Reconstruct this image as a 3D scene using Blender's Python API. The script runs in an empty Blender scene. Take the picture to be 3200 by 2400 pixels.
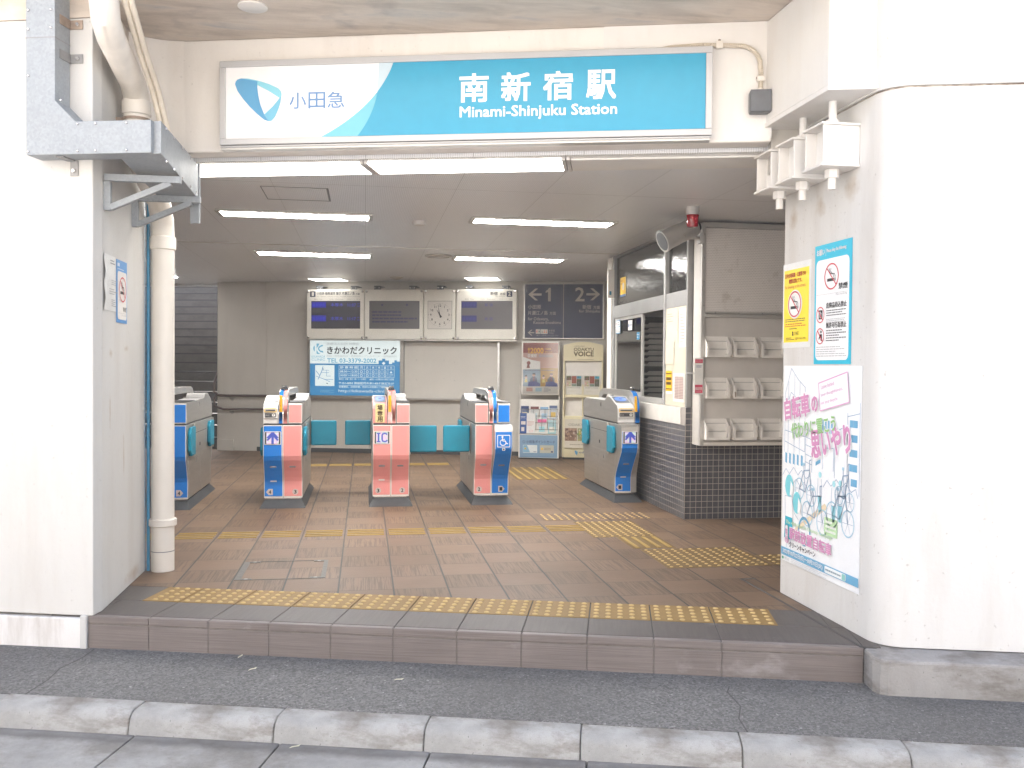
import bpy, bmesh, math, random
from mathutils import Vector, Matrix
random.seed(7)
SC = bpy.context.scene
COL = SC.collection
R = math.radians
# ---------------------------------------------------------------- camera, world, sun, exposure
cam_d = bpy.data.cameras.new('camera')
cam_d.sensor_width = 36.0
cam_d.lens = 32.0
cam_d.clip_start = 0.05
cam_d.clip_end = 900
cam = bpy.data.objects.new('camera', cam_d)
COL.objects.link(cam)
cam.matrix_world = Matrix.Translation((0, 0, 1.25)) @ Matrix.Rotation(R(-9.2), 4, 'Z') @ Matrix.Rotation(R(90 - 1.12), 4, 'X') @ Matrix.Rotation(R(0.45), 4, 'Z')
SC.camera = cam
SUN_EL, SUN_AZ = 54.0, 352.0          # elevation, compass bearing the sun stands at (0 = +Y, clockwise)
wd = bpy.data.worlds.new('World')
SC.world = wd
wd.use_nodes = True
nt = wd.node_tree
bgn = nt.nodes['Background']
sky = nt.nodes.new('ShaderNodeTexSky')
sky.sky_type = 'NISHITA'
sky.sun_disc = False
sky.sun_elevation = R(SUN_EL)
sky.sun_rotation = R(SUN_AZ)
sky.air_density = 1.0
sky.dust_density = 3.0
sky.ozone_density = 0.6
nt.links.new(sky.outputs[0], bgn.inputs[0])
bgn.inputs[1].default_value = 0.15
sl = bpy.data.lights.new('sun', 'SUN')
sl.energy = 5.0
sl.angle = R(0.53)
sl.color = (1.0, 0.95, 0.88)
sun = bpy.data.objects.new('sun', sl)
COL.objects.link(sun)
sd = Vector((math.sin(R(SUN_AZ)) * math.cos(R(SUN_EL)), math.cos(R(SUN_AZ)) * math.cos(R(SUN_EL)), math.sin(R(SUN_EL))))
sun.rotation_euler = (-sd).to_track_quat('-Z', 'Y').to_euler()
sun.location = (0, -6, 12)
SC.view_settings.view_transform = 'Standard'
SC.view_settings.look = 'None'
SC.view_settings.gamma = 1.0
SC.view_settings.exposure = 1.95
LAMP = 23.0                             # radiance of the fluorescent tubes
SC.cycles.max_bounces = 8
SC.cycles.diffuse_bounces = 4
SC.cycles.glossy_bounces = 3
SC.cycles.transparent_max_bounces = 12
SC.cycles.caustics_reflective = False
SC.cycles.caustics_refractive = False
SC.cycles.sample_clamp_indirect = 6.0
SC.cycles.use_denoising = True

# ---------------------------------------------------------------- frames
FA = -15.7                              # bearing of the street front against the tile axes
OFX, OFY = -1.346, 4.755
cF, sF = math.cos(R(FA)), math.sin(R(FA))
def FW(u, w, z=0.0):
    return Vector((OFX + u * cF - w * sF, OFY + u * sF + w * cF, z))
FROT = R(FA)

# ---------------------------------------------------------------- materials
def srgb(r, g, b):
    def f(c):
        c /= 255.0
        return c / 12.92 if c <= 0.04045 else ((c + 0.055) / 1.055) ** 2.4
    return (f(r), f(g), f(b), 1.0)
def rgba(c):
    return (c[0], c[1], c[2], 1.0)
class NB:
    """tiny node helper"""
    def __init__(s, name):
        s.m = bpy.data.materials.new(name)
        s.m.use_nodes = True
        s.t = s.m.node_tree
        s.p = s.t.nodes['Principled BSDF']
        s.out = s.t.nodes['Material Output']
        s.co = None
    def n(s, typ, **kw):
        d = s.t.nodes.new(typ)
        for k, v in kw.items():
            setattr(d, k, v)
        return d
    def l(s, a, b):
        s.t.links.new(a, b)
    def coord(s):
        if s.co is None:
            s.co = s.n('ShaderNodeTexCoord')
        return s.co.outputs['Object']
    def mapped(s, scale=(1, 1, 1), rot=0.0):
        mp = s.n('ShaderNodeMapping')
        mp.inputs['Scale'].default_value = scale
        mp.inputs['Rotation'].default_value = (0, 0, rot)
        s.l(s.coord(), mp.inputs[0])
        return mp.outputs[0]
    def noise(s, scale, detail=5, rough=.55, vec=None, dist=0.0):
        d = s.n('ShaderNodeTexNoise')
        d.inputs['Scale'].default_value = scale
        d.inputs['Detail'].default_value = detail
        d.inputs['Roughness'].default_value = rough
        d.inputs['Distortion'].default_value = dist
        s.l(vec if vec is not None else s.coord(), d.inputs['Vector'])
        return d.outputs['Fac']
    def ramp(s, fac, stops):
        d = s.n('ShaderNodeValToRGB')
        e = d.color_ramp.elements
        while len(e) < len(stops):
            e.new(.5)
        for i, (p, c) in enumerate(stops):
            e[i].position = p
            e[i].color = rgba(c) if hasattr(c, '__len__') else (c, c, c, 1)
        s.l(fac, d.inputs[0])
        return d.outputs[0]
    def mix(s, fac, a, b, mode='MIX'):
        d = s.n('ShaderNodeMix', data_type='RGBA', blend_type=mode)
        for sock, v in ((d.inputs[0], fac), (d.inputs[6], a), (d.inputs[7], b)):
            if hasattr(v, 'is_output'):
                s.l(v, sock)
            else:
                sock.default_value = v if not hasattr(v, '__len__') else rgba(v)
        return d.outputs[2]
    def math(s, op, a, b=0.0, c=None):
        d = s.n('ShaderNodeMath', operation=op)
        for i, v in enumerate((a, b) if c is None else (a, b, c)):
            if hasattr(v, 'is_output'):
                s.l(v, d.inputs[i])
            else:
                d.inputs[i].default_value = v
        return d.outputs[0]
    def xyz(s, vec=None):
        d = s.n('ShaderNodeSeparateXYZ')
        s.l(vec if vec is not None else s.coord(), d.inputs[0])
        return d.outputs
    def line(s, c, pitch, off, width):
        """1 on the joint lines of a grid along one coordinate"""
        f = s.math('FRACT', s.math('MULTIPLY_ADD', c, 1.0 / pitch, -off / pitch))
        d = s.math('ABSOLUTE', s.math('SUBTRACT', f, .5))
        return s.math('GREATER_THAN', d, .5 - width / pitch / 2)
    def bump(s, h, strength=.3, dist=.01):
        d = s.n('ShaderNodeBump')
        d.inputs['Strength'].default_value = strength
        d.inputs['Distance'].default_value = dist
        s.l(h, d.inputs['Height'])
        s.l(d.outputs[0], s.p.inputs['Normal'])
    def done(s, col, rough=.5, metal=0.0, spec=.5):
        for k, v in (('Base Color', col), ('Roughness', rough), ('Metallic', metal)):
            if hasattr(v, 'is_output'):
                s.l(v, s.p.inputs[k])
            else:
                s.p.inputs[k].default_value = rgba(v) if hasattr(v, '__len__') else v
        s.p.inputs['Specular IOR Level'].default_value = spec
        return s.m
def surf(name, c, rough=.5, metal=0.0, var=.06, vs=6.0, bump=0.0, bs=80.0, stretch=(1, 1, 1), spec=.5, c2=None):
    b = NB(name)
    v = b.mapped(stretch)
    a = tuple(x * (1 - var) for x in c[:3])
    e = tuple(min(1, x * (1 + var)) for x in c[:3]) if c2 is None else c2
    col = b.ramp(b.noise(vs, 6, .6, v), [(.32, a), (.68, e)])
    if bump:
        b.bump(b.noise(bs, 3, .6, v), bump, .004)
    return b.done(col, rough, metal, spec)
_ink = {}
def ink(r, g, b, rough=.45):
    """print or paint of one colour given as it would be mixed"""
    k = (r, g, b, rough)
    if k not in _ink:
        _ink[k] = surf('print_%d_%d_%d' % (r, g, b), srgb(r, g, b)[:3], rough, var=.025, vs=14, spec=.2)
    return _ink[k]
_lit = {}
def lit(r, g, b, s=1.0):
    k = (r, g, b, s)
    if k not in _lit:
        n = NB('lit_%d_%d_%d' % (r, g, b))
        col = srgb(r, g, b)
        n.p.inputs['Emission Color'].default_value = col
        n.p.inputs['Emission Strength'].default_value = s * .185
        _lit[k] = n.done(tuple(x * .3 for x in col[:3]), .3)
    return _lit[k]

def m_painted(name, base, stain, pits=.25, amount=.25, smudges=()):
    b = NB(name)
    v = b.coord()
    big = b.noise(.9, 6, .6, v)
    st = b.noise(2.2, 8, .65, b.mapped((2.2, 2.2, .35)))
    c1 = b.ramp(big, [(.35, tuple(x * .95 for x in base)), (.65, base)])
    msk = b.ramp(st, [(.48, 0.0), (.74, amount)])
    c = b.mix(msk, c1, stain)
    pit = b.noise(55, 2, .5, v)
    pm = b.ramp(pit, [(.24, pits), (.31, 0.0)])
    c = b.mix(pm, c, tuple(x * .55 for x in stain))
    for k, (sx, sy, sz, wy, wz) in enumerate(smudges):
        x, y, z = b.xyz()
        dx = b.math('MULTIPLY', b.math('SUBTRACT', x, sx), 1 / wy)
        dy = b.math('MULTIPLY', b.math('SUBTRACT', y, sy), 1 / wy)
        dz = b.math('MULTIPLY', b.math('SUBTRACT', z, sz), 1 / wz)
        d = b.math('SQRT', b.math('ADD', b.math('ADD', b.math('MULTIPLY', dx, dx), b.math('MULTIPLY', dy, dy)), b.math('MULTIPLY', dz, dz)))
        d = b.math('ADD', d, b.math('MULTIPLY', b.noise(9, 6, .7), 1.1))
        c = b.mix(b.ramp(d, [(.55, .6), (1.0, 0.0)]), c, (.36, .26, .17))
    b.bump(b.noise(26, 6, .65, v), .22, .006)
    return b.done(c, .72, 0, .3)
WHITE_WALL = m_painted('white_painted_concrete', (.56, .55, .53), (.34, .295, .25), .3, .5)
WHITE_R = m_painted('white_painted_pillar', (.68, .665, .64), (.44, .38, .32), .4, .34, ((2.297, 4.05, 2.12, .16, .14), (2.297, 4.36, 2.08, .12, .16), (2.297, 4.66, 2.06, .12, .16), (2.297, 4.70, 1.55, .03, .35), (3.1, 3.5, .05, .10, .08)))
WHITE_L = m_painted('white_painted_pillar_side', (.62, .605, .575), (.44, .385, .33), .35, .3, ((-1.3, 5.0, 1.30, .10, .06), (-1.3, 5.3, 1.33, .12, .05), (-1.3, 4.98, 1.0, .03, .3), (-1.3, 5.25, .75, .04, .35), (-1.3, 5.45, .05, .35, .10)))
CREAM_WALL = m_painted('cream_painted_concrete', (.84, .80, .75), (.62, .55, .48), .3, .3)
INNER_WALL = m_painted('grey_plaster', (.56, .53, .485), (.42, .39, .36), .1, .3)

def m_soffit():
    b = NB('stained_concrete_soffit')
    v = b.mapped((.9, 3.4, 3.4), R(15.7))
    a = b.noise(1.6, 8, .62, v, .4)
    c = b.ramp(a, [(.30, (.48, .42, .365)), (.45, (.62, .54, .465)), (.56, (.72, .635, .55)), (.72, (.54, .51, .49))])
    d = b.noise(9, 6, .7)
    c = b.mix(b.ramp(d, [(.55, 0.0), (.72, .5)]), c, (.66, .60, .53))
    e = b.noise(2.4, 4, .6)
    c = b.mix(b.ramp(e, [(.58, 0.0), (.70, .55)]), c, (.34, .31, .30))
    b.bump(b.noise(40, 5, .6), .3, .005)
    return b.done(c, .85, 0, .2)
SOFFIT = m_soffit()
def m_crack():
    b = NB('dirty_joint')
    c = b.ramp(b.noise(5, 8, .7), [(.40, (.55, .50, .44)), (.55, (.20, .15, .11)), (.66, (.45, .38, .31))])
    return b.done(c, .9, 0, .1)
CRACK = m_crack()
BASE_WALL = m_painted('grimy_painted_base', (.72, .70, .68), (.34, .29, .24), .2, .85)

def m_asphalt():
    b = NB('asphalt')
    vo = b.n('ShaderNodeTexVoronoi')
    vo.inputs['Scale'].default_value = 105
    b.l(b.coord(), vo.inputs['Vector'])
    grain = b.ramp(vo.outputs['Color'], [(.0, (.085, .082, .077)), (.5, (.145, .140, .132)), (.9, (.21, .203, .192)), (1.0, (.40, .39, .37))])
    big = b.noise(1.4, 7, .65)
    c = b.mix(b.ramp(big, [(.42, 0.0), (.66, .5)]), grain, (.105, .10, .094))
    n2 = b.noise(210, 2, .5)
    c = b.mix(b.ramp(n2, [(.68, 0.0), (.72, .8)]), c, (.46, .46, .46))
    h = b.math('ADD', vo.outputs['Distance'], b.math('MULTIPLY', b.noise(45, 4, .7), 1.6))
    b.bump(h, .3, .003)
    return b.done(c, .88, 0, .3)
ASPHALT = m_asphalt()
ROAD = surf('pale_bounce_road', (.42, .41, .40), .85, 0, .1, 1.5, .1, 90)  # unseen road made pale so it throws light back onto the entrance

def m_kerb(name, lo, hi, dirt, stretch=(1, 1, 1), band=False):
    b = NB(name)
    v = b.coord()
    c = b.ramp(b.noise(5, 8, .65, b.mapped(stretch)), [(.3, lo), (.7, hi)])
    c = b.mix(b.ramp(b.noise(2.3, 7, .7, b.mapped((1, 1, 2.5))), [(.47, 0.0), (.62, .80)]), c, dirt)
    if band:
        x, y, z = b.xyz()
        w = b.math('ADD', b.math('MULTIPLY', b.math('SUBTRACT', x, OFX), -sF), b.math('MULTIPLY', b.math('SUBTRACT', y, OFY), cF))
        t = b.math('ADD', w, b.math('MULTIPLY', b.noise(3.5, 6, .7), .12))
        c = b.mix(b.ramp(b.math('ADD', t, 1.0), [(.19, 0.0), (.235, .7), (.27, .4), (.30, .8)]), c, (.11, .10, .092))
    p = b.noise(75, 2, .5, v)
    c = b.mix(b.ramp(p, [(.24, .8), (.30, 0.0)]), c, (.12, .11, .11))
    c = b.mix(b.math('MULTIPLY', b.ramp(b.noise(260, 2, .5, v), [(.4, 0.0), (.6, 1.0)]), .14), c, (.2, .2, .2))
    b.bump(b.math('ADD', p, b.noise(20, 5, .6, v)), .3, .005)
    return b.done(c, .8, 0, .3)
KERB = m_kerb('kerb_concrete', (.25, .245, .23), (.43, .42, .40), (.125, .10, .074))
GUTTER = m_kerb('gutter_concrete', (.23, .225, .215), (.36, .352, .335), (.16, .147, .128), band=True)
PLINTH = m_kerb('weathered_concrete', (.28, .265, .25), (.37, .355, .34), (.14, .12, .10), (1, 1, .4))

def m_floor():
    b = NB('terracotta_floor_tile')
    x, y, z = b.xyz()
    P = .304
    gx = b.line(x, P, -.139, .010)
    gy = b.line(y, P, 5.097, .006)
    ix = b.math('FLOOR', b.math('MULTIPLY_ADD', x, 1 / P, .139 / P))
    iy = b.math('FLOOR', b.math('MULTIPLY_ADD', y, 1 / P, -5.097 / P))
    par = b.math('MODULO', b.math('ADD', b.math('ADD', ix, iy), 200.0), 2.0)
    par = b.math('GREATER_THAN', par, .5)
    sep = b.n('ShaderNodeCombineXYZ')
    b.l(ix, sep.inputs[0]); b.l(iy, sep.inputs[1])
    wn = b.n('ShaderNodeTexWhiteNoise')
    b.l(sep.outputs[0], wn.inputs['Vector'])
    rnd = wn.outputs['Value']
    vs = b.mapped((120, 3.5, 1))
    off = b.n('ShaderNodeVectorMath', operation='ADD')
    b.l(vs, off.inputs[0]); b.l(wn.outputs['Color'], off.inputs[1])
    ra = b.noise(1.0, 3, .5, off.outputs[0], .5)
    rb = b.noise(1.0, 3, .5, b.mapped((5, 95, 1)))
    base = b.mix(rnd, (.142, .086, .050), (.186, .117, .071))
    ca = b.mix(b.ramp(ra, [(.40, .65), (.54, 0.0)]), base, (.062, .037, .023))
    cb = b.mix(b.ramp(rb, [(.36, .22), (.6, 0.0)]), base, (.085, .056, .038))
    c = b.mix(par, ca, cb)
    dirt = b.noise(.8, 6, .65)
    c = b.mix(b.ramp(dirt, [(.48, 0.0), (.78, .28)]), c, (.085, .062, .047))
    c = b.mix(b.math('MAXIMUM', b.math('MULTIPLY', gx, .95), b.math('MULTIPLY', gy, .7)), c, (.026, .022, .02))
    hh = b.mix(par, ra, b.math('MULTIPLY', rb, .35))
    hh = b.math('SUBTRACT', hh, b.math('MULTIPLY', b.math('MAXIMUM', gx, gy), 1.2))
    b.bump(hh, .35, .004)
    return b.done(c, b.math('MULTIPLY_ADD', dirt, .25, .40), 0, .28)
FLOOR = m_floor()

def m_step(name, lo, hi, line, stretch, bumpy=.3):
    b = NB(name)
    r = b.noise(1.0, 4, .55, b.mapped(stretch))
    c = b.ramp(b.noise(2.6, 6, .6), [(.3, lo), (.7, hi)])
    c = b.mix(b.ramp(r, [(.38, .6), (.62, 0.0)]), c, line)
    w = b.noise(1.7, 7, .7, b.mapped((1, 1, 1.6)))
    c = b.mix(b.ramp(w, [(.60, 0.0), (.75, .42)]), c, (.45, .43, .42))
    b.bump(r, bumpy, .003)
    return b.done(c, .55, 0, .4)
RISER = m_step('grooved_step_tile', (.165, .138, .126), (.21, .178, .164), (.112, .092, .084), (2.5, 2.5, 190), .45)
TREAD = m_step('smooth_step_tile', (.080, .067, .060), (.098, .083, .075), (.066, .055, .049), (60, 4, 4), .08)
GROUT_L = surf('pale_grout', (.44, .41, .37), .85, var=.12, vs=30)
GROUT_M = surf('brown_grout', (.17, .15, .135), .9, var=.25, vs=20)
GROUT_D = surf('dark_grout', (.075, .07, .066), .9, var=.15, vs=30)

def m_tactile(name, base, dome):
    b = NB(name)
    c = b.ramp(b.noise(3.2, 6, .65), [(.3, tuple(x * .82 for x in base)), (.65, base)])
    b.bump(b.noise(150, 2, .5), .15, .002)
    return b.done(c, .6, 0, .18)
TACT = m_tactile('yellow_tactile_tile', (.275, .172, .060), None)
TACT_D = m_tactile('yellow_tactile_dome', (.52, .37, .16), None)
TACT_F = m_tactile('worn_tactile_sheet', (.185, .118, .045), None)
TACT_B = m_tactile('worn_tactile_bar', (.40, .27, .085), None)

def m_mosaic(name, axis):
    b = NB(name)
    o = b.xyz()
    h = o[axis]
    P = .0487
    g = b.math('MAXIMUM', b.line(h, P, 2.603 if axis == 0 else 7.146, .0042), b.line(o[2], P, .0, .0042))
    cb = b.n('ShaderNodeCombineXYZ')
    b.l(b.math('FLOOR', b.math('MULTIPLY', h, 1 / P)), cb.inputs[0])
    b.l(b.math('FLOOR', b.math('MULTIPLY', o[2], 1 / P)), cb.inputs[1])
    wn = b.n('ShaderNodeTexWhiteNoise')
    b.l(cb.outputs[0], wn.inputs['Vector'])
    c = b.mix(wn.outputs['Value'], (.058, .058, .070), (.082, .081, .092))
    c = b.mix(b.ramp(b.noise(18, 5, .6), [(.5, 0.0), (.8, .3)]), c, (.14, .135, .135))
    c = b.mix(g, c, (.38, .345, .31))
    b.bump(b.math('SUBTRACT', 1.0, g), .4, .003)
    return b.done(c, b.math('MULTIPLY_ADD', g, .45, .3), 0, .5)
MOSAIC_X = m_mosaic('slate_mosaic_front', 0)
MOSAIC_Y = m_mosaic('slate_mosaic_side', 1)

def m_ceiling():
    b = NB('ribbed_ceiling_panel')
    x, y, z = b.xyz()
    P = .0125
    f = b.math('FRACT', b.math('MULTIPLY', x, 1 / P))
    tri = b.math('ABSOLUTE', b.math('SUBTRACT', f, .5))
    gap = b.math('GREATER_THAN', tri, .36)
    seam = b.math('MAXIMUM', b.line(y, 3.1, 6.1, .012), b.line(x, .6, .0, .006))
    dirt = b.noise(1.2, 6, .65, b.mapped((1, .4, 1)))
    c = b.ramp(dirt, [(.3, (.77, .78, .80)), (.7, (.83, .84, .86))])
    c = b.mix(b.math('MULTIPLY', gap, .35), c, (.35, .335, .325))
    c = b.mix(b.math('MULTIPLY', seam, .35), c, (.2, .19, .18))
    b.bump(tri, .22, .006)
    return b.done(c, .33, .25, .6)
CEILING = m_ceiling()

def m_perf():
    b = NB('perforated_sheet')
    x, y, z = b.xyz()
    P = .0135
    row = b.math('MODULO', b.math('FLOOR', b.math('MULTIPLY_ADD', z, 1 / P, 400.0)), 2.0)
    fx = b.math('SUBTRACT', b.math('FRACT', b.math('ADD', b.math('MULTIPLY', x, 1 / P), b.math('MULTIPLY', row, .5))), .5)
    fz = b.math('SUBTRACT', b.math('FRACT', b.math('MULTIPLY_ADD', z, 1 / P, 400.0)), .5)
    d = b.math('SQRT', b.math('ADD', b.math('MULTIPLY', fx, fx), b.math('MULTIPLY', fz, fz)))
    hole = b.math('LESS_THAN', d, .24)
    c = b.ramp(b.noise(3, 6, .6), [(.3, (.68, .645, .61)), (.7, (.76, .72, .68))])
    st = b.noise(7, 7, .7)
    c = b.mix(b.ramp(st, [(.58, 0.0), (.74, .55)]), c, (.34, .28, .22))
    c = b.mix(b.math('MULTIPLY', hole, .45), c, (.16, .14, .125))
    return b.done(c, .6, 0, .4)
PERF = m_perf()

def m_galv():
    b = NB('galvanised_steel')
    vo = b.n('ShaderNodeTexVoronoi')
    vo.inputs['Scale'].default_value = 95
    b.l(b.coord(), vo.inputs['Vector'])
    c = b.ramp(vo.outputs['Color'], [(.1, (.31, .33, .345)), (.9, (.365, .385, .40))])
    c = b.mix(b.ramp(b.noise(4, 6, .6), [(.45, 0.0), (.7, .4)]), c, (.29, .30, .31))
    return b.done(c, b.ramp(b.noise(12, 4), [(.3, .5), (.7, .65)]), .2, .3)
GALV = m_galv()
STEEL = surf('brushed_stainless', (.42, .40, .375), .36, .75, .07, 3.0, .05, 60, (1, 1, 12))
STEEL_D = surf('brushed_stainless_edge', (.55, .53, .50), .30, .8, .06, 3.0)
ALU = surf('aluminium_frame', (.56, .545, .52), .42, .5, .05, 5)
HATCH_M = surf('dark_worn_metal', (.10, .095, .085), .5, .3, .2, 30)
ALU_D = surf('dull_window_frame', (.30, .295, .288), .5, .4, .08, 5)
CHROME = surf('bright_metal', (.72, .71, .70), .2, .9, .04, 9)
WHITE_MET = surf('white_enamelled_steel', (.66, .63, .60), .45, 0, .05, 4, .04, 90)
CREAM_MET = surf('pale_enamelled_steel', (.70, .665, .62), .5, 0, .07, 6, .04, 90)
BOX_WHITE = m_painted('white_painted_steel', (.80, .775, .74), (.60, .51, .42), .10, .25)
PANEL_G = surf('pale_grey_panel', (.58, .55, .515), .5, 0, .06, 4)  # toned darker than the leaflet holders, in place of shading between them
HOLDER = surf('white_leaflet_holder', (.78, .75, .71), .45, 0, .05, 8)
PVC = surf('cream_plastic_pipe', (.74, .69, .62), .4, 0, .06, 2.5, .03, 60)
PVC_OLD = surf('weathered_plastic_pipe', (.76, .70, .62), .42, 0, .12, 2.0, .03, 60, (3, 3, .8))
BEIGE = surf('beige_conduit', (.62, .55, .45), .55, 0, .08, 12)
RUST = surf('rusty_bracket', (.36, .28, .22), .7, .3, .2, 25)
DARKBOX = surf('dark_grey_plastic', (.115, .12, .13), .45, 0, .08, 20)
BLACK = surf('black_plastic', (.035, .035, .038), .45, 0, .1, 20)
CHAR = surf('charcoal_base', (.042, .044, .048), .6, .2, .1, 12)
BROWN_RAIL = surf('brown_handrail', (.075, .05, .042), .4, 0, .1, 10)
BLUE_STRIP = surf('blue_conduit', (.05, .25, .42), .4, 0, .05, 10)
PAPER = surf('white_paper', (.74, .73, .70), .7, 0, .03, 5)
PAPER_Y = surf('yellowed_paper', (.62, .56, .45), .75, 0, .06, 5)
SIGN_FRAME = surf('silver_sign_frame', (.50, .495, .495), .42, .2, .04, 3)
BLUE_GATE = surf('blue_gate_panel', (.006, .17, .58), .42, 0, .05, 3, spec=.22)
PINK_GATE = surf('pink_gate_panel', (.70, .265, .25), .42, 0, .05, 3, spec=.25)
TRIM_W = surf('pale_panel_border', (.74, .71, .67), .4, .2, .04, 6)
HOUSING = surf('light_grey_housing', (.60, .585, .57), .42, 0, .04, 4)
TEAL = surf('teal_flap_padding', (.004, .20, .30), .42, 0, .08, 6, .03, 40, spec=.25)
CREAM_STAND = surf('cream_steel_stand', (.66, .59, .39), .45, 0, .05, 4)
NAVY = surf('navy_sign_panel', (.042, .048, .092), .5, 0, .05, 2, spec=.25)
PALE_LET = ink(196, 190, 182)
LEAF = surf('dry_leaf', (.62, .58, .42), .7, 0, .15, 60)
STAIR = m_kerb('dark_stair_stone', (.105, .10, .10), (.14, .135, .13), (.08, .078, .078))
PANEL_HID = surf('display_case_paint', (.74, .72, .66), .4, 0, .04, 3)
SCREEN = surf('dark_screen', (.045, .044, .058), .22, 0, .05, 4)
SCREEN_G = surf('grey_screen', (.085, .078, .085), .3, 0, .1, 2)
WALL_BOARD = surf('blank_board', (.60, .575, .535), .22, 0, .03, 3)

def m_glass(name, tint, rough=.02, refl=.12, wav=0):
    b = NB(name)
    tr = b.n('ShaderNodeBsdfTransparent'); tr.inputs[0].default_value = rgba(tint)
    gl = b.n('ShaderNodeBsdfGlossy'); gl.inputs['Roughness'].default_value = rough
    mx = b.n('ShaderNodeMixShader')
    fr = b.n('ShaderNodeFresnel'); fr.inputs[0].default_value = 1.5
    if wav:
        bp = b.n('ShaderNodeBump'); bp.inputs['Strength'].default_value = wav; bp.inputs['Distance'].default_value = .01
        b.l(b.noise(30, 2), bp.inputs['Height'])
        b.l(bp.outputs[0], gl.inputs['Normal'])
    b.l(b.math('ADD', fr.outputs[0], refl), mx.inputs[0])
    b.l(tr.outputs[0], mx.inputs[1]); b.l(gl.outputs[0], mx.inputs[2])
    b.l(mx.outputs[0], b.out.inputs[0])
    return b.m
GLASS = m_glass('clear_glass', (.86, .9, .88))
GLASS_D = m_glass('smoked_glass', (.66, .68, .64), .09, .10, .25)
ACRYL = m_glass('clear_acrylic', (.93, .93, .93), .06, .06)
def m_tube(name, col, s):
    b = NB(name)
    b.p.inputs['Emission Color'].default_value = rgba(col)
    b.p.inputs['Emission Strength'].default_value = s
    return b.done((.8, .8, .8), .4)
TUBE = m_tube('lit_diffuser', (1.0, .985, .95), LAMP)
TUBE_S = m_tube('lit_strip_diffuser', (1.0, .97, .92), 2.6)
TUBE_Q = m_tube('lit_square_diffuser', (1.0, .97, .92), 2.2)
TUBE_OFF = surf('unlit_diffuser', (.80, .78, .74), .5, 0, .03, 5)

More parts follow.
